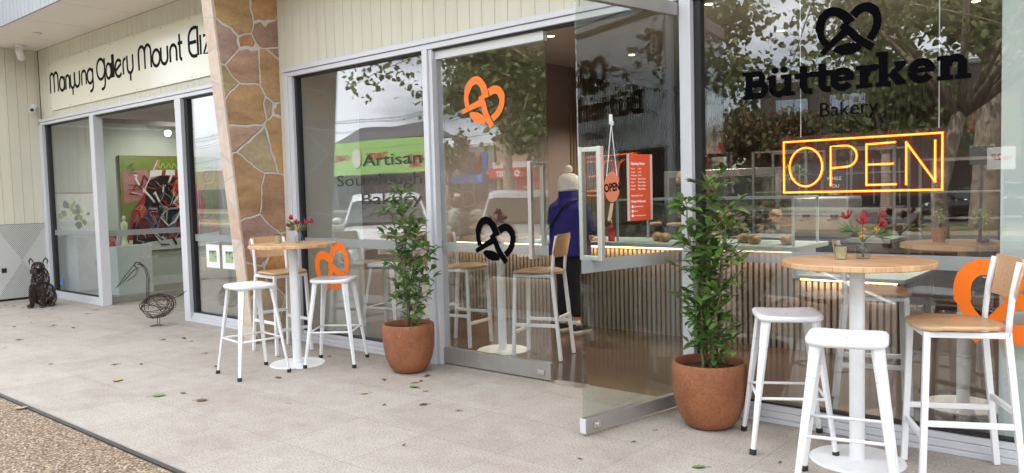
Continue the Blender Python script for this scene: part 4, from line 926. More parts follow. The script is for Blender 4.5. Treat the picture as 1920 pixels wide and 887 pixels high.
for xa,xb,z_ in ((-6.85,-2.56,.85),(-2.48,-1.70,.62)):
    l=bpy.data.lights.new('strip_light','AREA'); l.shape='RECTANGLE'; l.size=xb-xa; l.size_y=.012; l.energy=1.6*(xb-xa); l.color=(1,.62,.28)
    lo=bpy.data.objects.new('lamp',l); C.objects.link(lo); lo.parent=ct; lo.location=((xa+xb)/2+4.5,2.150-2.5,z_-.003); lo.rotation_euler=(R(-14),0,0)
dc=E('display_case',(-3.45,2.5,.908),'glass display case with pale frame standing on the bakery counter','display case')
X0,X1,Y0,Y1,Z0,Z1=-4.37,-2.54,2.17,2.80,.909,1.35
mb=MB()
for x in (X0,X1-.02):
    for y in (Y0,Y1-.02): mb.box(x,x+.02,y,y+.02,Z0,Z1-.021)
mb.box(X0,X1,Y0,Y0+.02,Z1-.02,Z1).box(X0,X1,Y1-.02,Y1,Z1-.02,Z1).box(X0,X0+.02,Y0+.021,Y1-.021,Z1-.02,Z1).box(X1-.02,X1,Y0+.021,Y1-.021,Z1-.02,Z1)
O('frame',mb,M_counter,dc,world=True); O('glass_pane',MB().box(X0+.021,X1-.021,Y0+.004,Y0+.008,Z0,Z1-.021),M_clear,dc,world=True); O('glass_shelf',MB().box(X0+.021,X1-.021,Y0+.06,Y1-.03,1.13,1.136),M_clear,dc,world=True)
M_crust=mat('bread_crust',(.34,.15,.055),.7,noise=(14,(.62,.42,.24),.4,.68),bump=(18,.5))
r_=random.Random(12)
for i in range(11):
    x=-4.22+i*.155; y=2.36+.12*(i%2); z=.908 if i%3 else 1.136
    e=E('bread_loaf',(x,y,z),'round crusty sourdough loaf in the glass display case','bread',r_.uniform(0,3),'loaves in the display case'); O('loaf',MB().ball((0,0,.045),.085,.062,.05,14,8),M_crust,e,True)
for i,(x,y,l_,w_) in enumerate(((-4.95,2.35,'flat timber tray of pastries on the counter left of the display case',.5),(-2.25,2.45,'timber tray with small pastries on the lower counter',.3))):
    z=.909 if i==0 else .669
    e=E('pastry_tray',(x,y,z),l_,'tray'); O('tray',MB().box(-w_/2,w_/2,-.14,.14,0,.02),M_block,e,bevel=.003)
    O('pastries',(lambda m_:[m_.ball((-w_/2+.06+.09*k,.05*((k%2)*2-1),.045),.04,.032,.028,10,6) for k in range(int(w_/.1))] and m_)(MB()),M_crust,e,True)
e=E('soap_bottle',(-4.50,2.28,.909),'red sauce pump bottle beside the display case','bottle'); O('bottle',MB().lathe([(0,0),(.035,0),(.036,.13),(.02,.16),(.012,.17),(.012,.19)],16),M_red,e,True,auto=40); O('pump',MB().tube([(0,0,.19),(0,0,.225),(-.035,0,.222)],.006,6),M_white,e,True)
e=E('till_screen',(-5.2,2.6,.908),'black point of sale screen on the counter in front of the customer','till'); O('stand',MB().box(-.08,.08,-.06,.06,0,.015).bar((0,0,.015),(0,.05,.2),.04,.02),M_dark,e); O('screen',MB().box(-.16,.16,.03,.05,.17,.40),M_dark,e,bevel=.004)
# racks at the back
def rack(loc,label,n=8,w_=.62,h=1.85,brd=True):
    e=E('baking_rack',loc,label,'rack',group=None); mb=MB()
    for x in (-w_/2,w_/2):
        for y in (-.3,.3): mb.box(x-.014,x+.014,y-.014,y+.014,.0,h)
    for z in (.08,h-.02): mb.box(-w_/2+.015,w_/2-.015,-.31,-.29,z,z+.02).box(-w_/2+.015,w_/2-.015,.29,.31,z,z+.02)
    O('frame',mb,M_rack,e)
    for k in range(n): O('tray',MB().box(-w_/2+.016,w_/2-.016,-.28,.28,.2+k*(h-.3)/n,.215+k*(h-.3)/n),M_rack,e)
    return e
rack((-3.5,4.6,0),'tall steel baking rack behind the counter seen through the open door glass'); rack((-2.6,4.7,0),'tall steel baking rack behind the counter right of the door post')
rack((-1.6,5.2,0),'wide steel shelving against the back behind the neon sign',5,1.1,1.7)
for i in range(9):
    e=E('bread_loaf',(-3.7+.2*(i%3),4.5,.215+1.55/8*(1+2*(i//3))),'loaf cooling on the tall steel rack behind the counter','bread',0,'loaves on the rack'); O('loaf',MB().ball((0,0,.045),.085,.062,.05,12,7),M_crust,e,True)
e=E('bread_oven',(-5.0,6.3,0),'large steel and black oven at the back of the bakery','oven'); O('oven_body',MB().box(-.9,.9,-.4,.4,0,1.7),M_rack,e,bevel=.01); 
for k in range(3): O('oven_door',MB().box(-.8,.8,-.42,-.401,.2+k*.5,.6+k*.5),M_dark,e,bevel=.005)
e=E('back_bench',(-2.9,3.75,0),'dark low bench behind the counter carrying the coffee machine','bench'); O('bench_body',MB().box(-.8,.8,-.3,.3,0,.86),M_dark,e); O('bench_top',MB().box(-.82,.82,-.32,.32,.862,.90),M_rack,e,bevel=.003)
e=E('coffee_machine',(-2.75,3.7,.90),'coffee machine on the dark bench behind the neon sign','coffee machine'); O('body',MB().box(-.28,.28,-.22,.22,.06,.42),M_rack,e,bevel=.03,seg=3); O('drip_tray',MB().box(-.26,.26,-.28,.20,0,.055),M_dark,e,bevel=.004)
for x in (-.14,.14): O('group_head',MB().lathe([(.035,0),(.035,.05)],14,(x,-.25,.19)).bar((x,-.28,.2),(x,-.42,.19),.02),M_dark,e)
e=E('menu_board',(-2.75,3.9,1.25),'small black board with white writing behind the counter','board'); O('board',MB().box(-.11,.11,-.01,.01,0,.34),M_dark,e); mb=MB()
for i,s_ in enumerate(('WHILE','YOU','WAIT')):
    t=text_mesh(s_,.05,.0004,'CENTER'); t.xf(Matrix(((1,0,0,0),(0,0,-1,-.012),(0,1,0,.24-i*.08),(0,0,0,1)))); mb.add(t.v,t.f)
O('lettering',mb,M_paper,e); O('post',MB().box(-.01,.01,-.01,.01,-1.25,0),M_dark,e)
e=E('rolling_cabinet',(-6.5,1.35,0),'low white cabinet on castors inside the left window','cabinet'); O('cabinet_body',MB().box(-.16,.26,-.16,.16,.09,.62),M_white,e,bevel=.004)
for x in (-.12,.22):
    for y in (-.12,.12): O('castor',MB().box(x-.004,x+.004,y-.02,y+.02,.05,.088).tube([(x-.012,y,.030),(x+.012,y,.030)],.030,14),M_rack,e,auto=40)
# indoor leafy plant on counter end
e=E('counter_plant',(-2.72,2.62,1.352),'dark leafy plant in a pot on the display case below the neon sign','potted plant'); O('pot',MB().lathe([(0,0),(.05,0),(.07,.11),(.06,.105),(0,.1)],18),M_dark,e,True,auto=40); mb=MB()
for k in range(40):
    a=r_.uniform(0,6.28); d=Vector((math.cos(a),math.sin(a),0)); L_=r_.uniform(.08,.22); z=r_.uniform(.12,.3); s_=Vector((-d.y,d.x,0))*.02; mb.add([(0,0,.1),tuple(d*L_*.5+s_+Vector((0,0,z))),tuple(d*L_+Vector((0,0,z-.03))),tuple(d*L_*.5-s_+Vector((0,0,z)))],[(0,1,2,3)])
O('leaves',mb,M_bay,e)

# ================================================================= neon sign (hangs just inside the window)
ns=E('neon_open_sign',(-1.36,.13,1.36),'glowing orange neon OPEN sign on a clear board hanging in the right window','neon sign')
XL,XR,ZB,ZT=-1.865,-.935,1.375,1.745
mb=MB(); rc=.03; pl=[]
for cx_,cz_,a0 in ((XR-rc,ZT-rc,0),(XL+rc,ZT-rc,90),(XL+rc,ZB+rc,180),(XR-rc,ZB+rc,270)): pl+=arc(cx_,cz_,rc,rc,a0,a0+90,6)
mb.prism(pl,0,.005); mb.xf(to_facade(0,0,.135)); O('acrylic_board',mb,M_acrylic,ns,world=True)
NY=.120
def ntube(pts,rad=.0075,**k): 
    P3=[(x,NY,z) for x,z in pts]; return P3
paths=[]
bx0,bx1,bz0,bz1=-1.835,-.965,1.405,1.713
paths.append(([(bx0,bz0),(bx1,bz0),(bx1,bz1),(bx0,bz1)],True))
h0,h1=1.44,1.672
cx_=-1.702; paths.append((arc(cx_,(h0+h1)/2,.098,(h1-h0)/2,0,350,30),True))
px=-1.555; paths.append(([(px,h0),(px,h1),(px+.06,h1)]+arc(px+.085,h1-.062,.062,.062,80,-80,10)+[(px+.06,h1-.125),(px+.006,h1-.128)],False))
ex_=-1.355; paths.append(([(ex_+.15,h1+.004),(ex_,h1),(ex_,h0),(ex_+.155,h0)],False)); paths.append(([(ex_+.008,(h0+h1)/2),(ex_+.14,(h0+h1)/2)],False))
nx_=-1.145; paths.append(([(nx_,h0),(nx_,h1),(nx_+.145,h0+.01),(nx_+.145,h1)],False))
m1=MB(); m2=MB()
def dens(p,cl):
    out=[]; q=p+[p[0]] if cl else p
    for a,b in zip(q[:-1],q[1:]):
        n=1 if math.hypot(b[0]-a[0],b[1]-a[1])<.03 else 1
        out.append(a)
    if not cl: out.append(q[-1])
    return out
for p,cl in paths:
    sharp=len(p)<6
    q=p+[p[0]] if cl else p
    if sharp or (cl and len(p)==4):
        for a,b in zip(q[:-1],q[1:]):
            m1.tube([(a[0],NY,a[1]),(b[0],NY,b[1])],.0060,8); m2.tube([(a[0],NY-.0058,a[1]),(b[0],NY-.0058,b[1])],.0027,8)
        for a in p: m1.ball((a[0],NY,a[1]),.0075,n=8,m_=6); m2.ball((a[0],NY-.0058,a[1]),.0030,n=8,m_=6)
    else:
        m1.tube([(a[0],NY,a[1]) for a in p],.0060,8,closed=cl); m2.tube([(a[0],NY-.0058,a[1]) for a in p],.0027,8,closed=cl)
O('neon_tube',m1,M_neon,ns,world=True); O('tube_core',m2,M_neoncore,ns,world=True)
O('hanging_cable',MB().tube([(-1.735,.13,1.74),(-1.735,.13,3.29)],.0028,6),M_white,ns,world=True); O('hanging_cable',MB().tube([(-.985,.13,1.74),(-.985,.13,3.29)],.0028,6),M_white,ns,world=True)

# ================================================================= people
M_skin=mat('skin',(.50,.28,.19),.55); 
def skinmesh(name,verts,edges,m,parent,root=0,sub=2):
    me=bpy.data.meshes.new(name); me.from_pydata([v[:3] for v in verts],edges,[]); o=bpy.data.objects.new(name,me); C.objects.link(o); o.parent=parent
    sk=o.modifiers.new('s','SKIN'); sk.use_smooth_shade=True
    for i,v in enumerate(verts):
        sv=me.skin_vertices[0].data[i]; rr=v[3]; sv.radius=rr if isinstance(rr,tuple) else (rr,rr); sv.use_root=(i==root)
    ss=o.modifiers.new('u','SUBSURF'); ss.levels=sub; ss.render_levels=sub; me.materials.append(m)
    dg=bpy.context.evaluated_depsgraph_get(); dg.update(); m2_=bpy.data.meshes.new_from_object(o.evaluated_get(dg)); m2_.name=name
    o.modifiers.clear(); o.data=m2_; m2_.polygons.foreach_set('use_smooth',[True]*len(m2_.polygons)); return o
def person(label,loc,rz,H=1.62,coat=(.05,.03,.25),trous=(.012,.012,.016),shoe=(.015,.015,.016),hat=None,hair=(.25,.15,.08),coat_low=.80,strap=False,arms='front',group=None):
    """faces local +x"""
    e=E('person',loc,label,'person',rz); s_=H/1.62
    e.scale=(s_,s_,s_)
    V=[(0,0,.90,(.115,.15)),(0,0,1.05,(.10,.135)),(0,0,1.20,(.10,.135)),(0,0,1.30,(.075,.10)),(.01,0,1.37,(.055,.055)),(.02,0,1.43,(.05,.05)),(.03,0,1.49,(.085,.075)),(.03,0,1.56,(.085,.075)),(.025,0,1.60,(.05,.05))]
    Eg=[(0,1),(1,2),(2,3),(3,4),(4,5),(5,6),(6,7),(7,8)]
    for sy in (-1,1):
        k=len(V); V+=[(0,sy*.09,.84,.088),(.015,sy*.10,.48,.056),(-.005,sy*.105,.10,.040),(.05,sy*.11,.045,(.03,.035)),(.13,sy*.12,.03,(.022,.035))]; Eg+=[(0,k),(k,k+1),(k+1,k+2),(k+2,k+3),(k+3,k+4)]
        k=len(V); el_=(.04,sy*.25,1.06) if arms!='down' else (-.02,sy*.235,1.05); wr=(.25,sy*.17,1.05) if arms!='down' else (.03,sy*.25,.80); hd=(.31,sy*.155,1.06) if arms!='down' else (.045,sy*.25,.73)
        V+=[(0,sy*.155,1.285,.046),(*el_,.042),(*wr,.028),(*hd,(.018,.036))]; Eg+=[(3,k),(k,k+1),(k+1,k+2),(k+2,k+3)]
        base=Vector(hd); dr=(Vector(hd)-Vector(wr)).normalized(); side=Vector((0,1,0)) if arms!='down' else Vector((1,0,0)); dn=Vector((0,0,-1)) if arms!='down' else Vector((0,-sy,0))
        for q,(off,ln) in enumerate(((-.027,.058),(-.009,.068),(.009,.064),(.027,.050))):
            j=len(V); a=base+dr*.02+side*off; V+=[(*(a),.010),(*(a+dr*ln*.6),.0085),(*(a+dr*ln*.8+dn*ln*.4),.0075)]; Eg+=[(k+3,j),(j,j+1),(j+1,j+2)]
        j=len(V); a=base-dr*.01+side*(-sy*.038 if arms!='down' else .04); V+=[(*a,.011),(*(a+dr*.035+side*(-sy*.012 if arms!='down' else .012)),.009)]; Eg+=[(k+3,j),(j,j+1)]
    skinmesh('body',V,Eg,M_skin,e)
    fm=MB(); fm.ball((.118,0,1.525),.014,.012,.022,8,6)
    for sy in (-1,1): fm.ball((.03,sy*.078,1.53),.018,.008,.026,8,6)
    O('nose_and_ears',fm,M_skin,e,True)
    fm=MB()
    for sy in (-1,1): fm.ball((.107,sy*.030,1.548),.007,.012,.006,8,5)
    fm.ball((.108,0,1.478),.006,.024,.006,8,5); O('eyes_and_mouth',fm,mat('face_dark',(.10,.03,.03),.5),e,True)
    cm=mat('cloth_%d'%int(coat[2]*1000+coat[0]*100),coat,.85,noise=(9,tuple(c*.72 for c in coat),.35,.7),bump=(9,1.0))
    # coat: lofted shell + sleeves
    rings=[]
    prof=[(coat_low,.178,.232,0),(coat_low+.02,.184,.238,0),(coat_low+.07,.182,.234,0),(.93,.178,.228,0),(.97,.170,.220,0),(1.03,.168,.216,0),(1.08,.164,.212,0),(1.13,.168,.218,0),(1.19,.166,.222,0),(1.24,.164,.224,0),(1.29,.155,.218,0),(1.33,.135,.198,0),(1.365,.105,.140,.003),(1.385,.098,.112,.006),(1.40,.092,.100,.01),(1.45,.098,.102,.012),(1.46,.090,.094,.012)]
    for z,a,b,xo in prof: a*=1.08; b*=1.12; rings.append([(xo+a*math.cos(2*math.pi*j/28)*(1+.05*math.sin(j*1.35+z*23)+.03*math.sin(z*61+j*.9)),b*math.sin(2*math.pi*j/28)*(1+.03*math.cos(j*1.7+z*17)+.015*math.sin(z*70+j)),z) for j in range(28)])
    O('coat',MB().loft(rings,cap=False),cm,e,True)
    for sy in (-1,1):
        el_=(.04,sy*.25,1.06) if arms!='down' else (-.02,sy*.235,1.05); wr=(.235,sy*.175,1.05) if arms!='down' else (.03,sy*.25,.83)
        skinmesh('sleeve',[(0,sy*.145,1.30,.100),(.01,sy*.215,1.25,.094),(*el_,.074),(*wr,.046)],[(0,1),(1,2),(2,3)],cm,e)
    tm=mat('trouser_%d'%int(trous[2]*1000),trous,.9)
    Vt=[(0,0,.90,(.13,.165)),(0,0,.84,(.12,.15))]; Et=[(0,1)]
    for sy in (-1,1): k=len(Vt); Vt+=[(0,sy*.085,.74,.105),(.012,sy*.10,.48,.078),(-.003,sy*.105,.14,.062)]; Et+=[(1,k),(k,k+1),(k+1,k+2)]
    skinmesh('trousers',Vt,Et,tm,e)
    for sy in (-1,1):
        sh=O('shoe',MB().loft([[(x_,sy*.112+b*math.cos(t_),.022+max(0,h_*math.sin(t_))+(0 if math.sin(t_)>=0 else -.002)) for t_ in [k*math.pi/7 for k in range(14)]] for x_,b,h_ in ((-.075,.030,.05),(-.05,.040,.075),(0,.043,.075),(.06,.044,.050),(.12,.045,.035),(.165,.036,.025),(.18,.02,.01))]),mat('shoe_black',shoe,.5),e,True)
        O('sole',MB().prism([(-.08,sy*.112-.03),(-.06,sy*.112-.042),(.12,sy*.112-.048),(.175,sy*.112-.03),(.19,sy*.112),(.175,sy*.112+.03),(.12,sy*.112+.048),(-.06,sy*.112+.042),(-.08,sy*.112+.03)],0,.022),M_white,sh); O('sock',MB().lathe([(.044,.075),(.042,.125)],16,(-.015,sy*.108,0)),M_paper,e,True)
    if hat:
        hm=mat('knit_wool',hat,.95,noise=(60,tuple(c*.88 for c in hat),.4,.6),bump=(70,.5))
        h=O('beanie',MB().lathe([(.106,0),(.116,.01),(.118,.03),(.114,.045),(.120,.06),(.114,.11),(.092,.155),(.05,.180),(0,.186)],28,(.020,0,1.465)),hm,e,True); O('pompom',MB().ball((.02,0,1.69),.045,.045,.04,14,10),hm,h,True)
    else:
        O('hair',MB().lathe([(.088,0),(.094,.05),(.090,.10),(.065,.145),(.02,.165),(0,.166)],24,(.012,0,1.475)).xf(Matrix.Identity(4)),mat('hair_%d'%int(hair[0]*1000),hair,.7,bump=(30,.8)),e,True)
    if strap: O('bag_strap',MB().tube([(-.03,-.19,1.375),(-.135,-.15,1.35),(-.180,-.10,1.29),(-.196,-.02,1.19),(-.200,.06,1.10),(-.180,.15,1.00),(-.10,.24,.93)],.013,6),mat('strap',(.012,.012,.02),.6),e,True)
    return e
person('person in blue-purple parka and cream bobble beanie standing at the counter',(-4.75,1.86,0),R(78),1.60,coat=(.030,.022,.19),hat=(.90,.87,.78),coat_low=.80,strap=True)
person('person with fair hair and dark top serving behind the counter',(-4.15,3.25,0),R(-110),1.62,coat=(.03,.03,.035),trous=(.03,.03,.05),hair=(.36,.22,.10))
# ================================================================= the street opposite (seen reflected in the glass)
def tree(label,loc,seed,trunk_r,trunk_h,crown,nleaf,leaf,lm=None,group=None,name='street_tree',droop=0.0):
    """crown=(cx,cy,cz,rx,ry,rz) relative to loc; foliage is leaf faces gathered in clumps at limb ends"""
    r_=random.Random(seed); e=E(name,loc,label,'tree',group=group); tk=MB(); lf=MB(); cx_,cy_,cz_,rx,ry,rz=crown
    top=Vector((cx_*.3,cy_*.3,trunk_h)); tk.tube([(0,0,-.3),(0,0,.2),(r_.uniform(-.05,.05),0,trunk_h*.5),top],[trunk_r*1.35,trunk_r*1.1,trunk_r*.9,trunk_r*.8],12)
    clumps=[]
    for i in range(11 if nleaf>3000 else 6):
        a=i*2.4+r_.uniform(-.3,.3); h=r_.uniform(-.55,.75); q=math.sqrt(max(.05,1-h*h))
        tip=Vector((cx_+rx*.78*q*math.cos(a),cy_+ry*.78*q*math.sin(a),cz_+rz*.8*h)); mid=top.lerp(tip,.5)+Vector((r_.uniform(-.2,.2),r_.uniform(-.2,.2),rz*.12))
        tk.tube([top+Vector((0,0,-.1)),top.lerp(mid,.5),mid,tip],[trunk_r*.5,trunk_r*.38,trunk_r*.22,trunk_r*.07],7)
        for k in range(4 if nleaf>3000 else 2):
            st_=mid.lerp(tip,r_.uniform(0,.8)); en=st_+Vector((r_.gauss(0,.32)*rx,r_.gauss(0,.32)*ry,r_.gauss(0,.25)*rz-droop*r_.random()*rz)); tk.tube([st_,st_.lerp(en,.5)+Vector((0,0,.08)),en],[trunk_r*.12,trunk_r*.07,trunk_r*.03],5); clumps.append((st_,en))
        clumps.append((mid,tip))
    for i in range(nleaf):
        a_,b_=clumps[i%len(clumps)]; t_=r_.random()**.6; p=a_.lerp(b_,t_)+Vector((r_.gauss(0,1),r_.gauss(0,1),r_.gauss(0,.8)))*min(rx,rz)*.13
        d=Vector((r_.gauss(0,1),r_.gauss(0,1),r_.gauss(-.5,.8))).normalized(); s_=d.orthogonal().normalized(); s_=Matrix.Rotation(r_.uniform(0,6.28),3,d)@s_; L_=leaf*r_.uniform(.7,1.3)
        n_=s_.cross(d)*L_*.12
        lf.add([p,p+d*L_*.25+s_*L_*.42+n_,p+d*L_*.70+s_*L_*.28,p+d*L_,p+d*L_*.70-s_*L_*.28,p+d*L_*.25-s_*L_*.42+n_],[(0,1,2,3),(0,3,4,5)])
    O('trunk',tk,M_bark,e,True); O('crown',lf,lm or M_plane,e); return e
tree('broad plane tree overhanging the car park in front of the doors, nearest the shops',(-9.3,-9.6,-.13),31,.17,2.7,(-.6,0,5.2,4.4,2.8,2.4),10000,.135,droop=.5)
tree('broad plane tree overhanging the car park opposite the right window',(-3.2,-11.0,-.13),32,.15,2.8,(1.0,.4,5.6,4.6,3.2,2.4),5600,.125,droop=.4)
tree('thick trunked gum tree on the grass median opposite the right window',(-4.3,-22.5,0),33,.42,5.0,(.5,0,8.2,5.0,3.5,3.2),5200,.30,M_far)
tree('tall gum tree on the median opposite the left window',(-24.0,-23.5,0),34,.28,4.2,(0,0,7.0,3.6,3,2.8),3600,.28,M_far)
tree('reddish autumn tree on the median left of the neon sign reflection',(-10.8,-22.0,0),35,.16,1.6,(0,0,3.4,1.9,1.8,1.6),3200,.20,M_autumn)
tree('dense dark tree far down the street beside the pale roofed shops',(-31,-47,0),36,.4,3.4,(0,0,7.5,4.2,3.8,4.0),4200,.42,M_far)
tree('rounded tree behind the low green shop roof',(-24,-56,0),37,.4,3,(0,0,5.6,5.5,3.5,2.8),3200,.45,M_far)
tree('leafy tree in front of the dark brown building',(-12.5,-43,0),38,.3,3,(0,0,6.0,3.6,2.6,2.8),3600,.32,M_far)
tree('tree on the far footpath beside the red post shop',(-36.5,-42.5,0),39,.25,3,(0,0,6.4,3.2,2.4,2.8),3200,.32,M_far)
tree('small tree on the far footpath before the blue awning',(-47.0,-42.5,0),40,.16,2.2,(0,0,5.6,2.4,2,2.2),1800,.30,M_far)
tree('tall tree on the median far to the right',(10,-24,0),41,.35,4.5,(0,0,8,5,4,3.5),3600,.32,M_far)
tree('plane tree over the car park to the right',(6.5,-11,-.13),42,.2,2.8,(0,0,5.2,4.2,3,2.4),6000,.16)
def shrub(loc,label,seed,r0,h,n=420,lm=None):
    r_=random.Random(seed); e=E('shrub',loc,label,'shrub',group='shrubs on the median'); lf=MB(); tk=MB()
    for i in range(7): a=r_.uniform(0,6.28); tk.tube([(0,0,-.05),(.3*r0*math.cos(a),.3*r0*math.sin(a),h*.4),(.7*r0*math.cos(a),.7*r0*math.sin(a),h*.8)],[.02,.014,.006],5)
    for i in range(n):
        t=Vector((r_.gauss(0,.45)*r0,r_.gauss(0,.45)*r0,h*(.1+.85*r_.random()))); d=Vector((r_.gauss(0,.5),r_.gauss(0,.5),1)).normalized(); s_=d.orthogonal()*.02; lf.add([t,t+d*.16+s_,t+d*.34,t+d*.16-s_],[(0,1,2,3)])
    O('stems',tk,M_stem,e); O('foliage',lf,lm or M_far,e); return e
for i in range(8): shrub((-22.5+i*1.75,-20.4-.3*(i%2),0),'upright grassy shrub behind the low brick garden wall on the median',50+i,.45,.95+.15*(i%3))
lw=E('garden_wall',(-16,-19.6,0),'low sandy brick garden wall edging the median planting','wall')
g=G('sand_brick'); br=g.n('ShaderNodeTexBrick',{'Vector':g.n('ShaderNodeMapping',{'Vector':g.tc,'Rotation':(R(90),0,0)}).outputs[0],'Color1':(.36,.22,.13,1),'Color2':(.45,.30,.19,1),'Mortar':(.4,.36,.3,1),'Scale':1.0,'Mortar Size':.008,'Brick Width':.24,'Row Height':.085}); g.l(br.outputs['Color'],g.b.inputs['Base Color']); M_brick=g.m
O('brick_wall',MB().box(-24,-7.2,-19.75,-19.45,0,.50),M_brick,lw,world=True); O('capping',MB().box(-24.02,-7.18,-19.78,-19.42,.501,.56),M_kerb,lw,world=True)
# ---- street furniture
def sign_post(loc,label,w_,h_,top,m,rz=0,writing=None):
    e=E('street_sign',loc,label,'sign',rz); O('pole',MB().tube([(0,0,0),(0,0,top)],.025,10),M_rack,e,True,auto=40); O('sign_plate',MB().box(-w_/2,w_/2,.027,.032,top-h_,top),m,e,bevel=.006)
    if writing:
        mb=MB()
        for s_,x,z,sz in writing: t=text_mesh(s_,sz,.0005,'CENTER'); t.xf(Matrix(((-1,0,0,x),(0,0,1,.0335),(0,1,0,z),(0,0,0,1)))); mb.add(t.v,t.f)
        O('lettering',mb,M_red,e)
    return e
sign_post((-2.27,-9.2,-.13),'back of a plain grey sign plate on a pole in the car park',.34,.30,2.1,M_rack)
sign_post((-1.75,-7.4,-.13),'white parking sign with red letters on a pole in the car park',.32,.30,2.0,M_paper,0,[('2P',-.05,1.83,.12),('NO',.07,1.83,.06)])
def lamp_post(loc,label):
    e=E('street_lamp',loc,label,'street lamp'); O('pole',MB().tube([(0,0,0),(0,0,8.2)],[.09,.05],10),M_rack,e,True); O('lamp_arms',MB().tube([(-.8,0,8.3),(0,0,8.1),(.8,0,8.3)],.03,8),M_rack,e,True); O('lamp_head',MB().box(-1.1,-.6,-.12,.12,8.27,8.36).box(.6,1.1,-.12,.12,8.27,8.36),M_dark,e,bevel=.02)
lamp_post((-22.3,-44,0),'tall double headed street lamp across the road beside the low green roof')
pw=[]
for i,(x,l_) in enumerate(((-72,'timber power pole beyond the green bottle shop'),(-34,'timber power pole beside the red post shop'),(6,'timber power pole in front of the dark brown building'))):
    e=E('power_pole',(x,-41,0),l_,'power pole'); O('pole',MB().tube([(0,0,0),(0,0,9.5)],[.17,.12],10),M_bark,e,True); O('crossarm',MB().box(-.06,.06,-1.1,1.1,8.9,9.02).box(-.06,.06,-.8,.8,8.1,8.2),M_bark,e)
mb=MB()
for y,z in ((-42,9.05),(-41.4,9.05),(-40.4,9.05),(-39.95,9.05),(-41.6,8.22),(-40.4,8.22),(-41,6.6)):
    for a,b in ((-110,-72),(-72,-34),(-34,6),(6,46)): mb.tube([(a+(b-a)*t/8,y,z-1.0*(1-((t-4)/4)**2)) for t in range(9)],.018,4)
tag(O('power_lines',mb,M_dark),'thin black power lines sagging between the poles across the road','power lines')
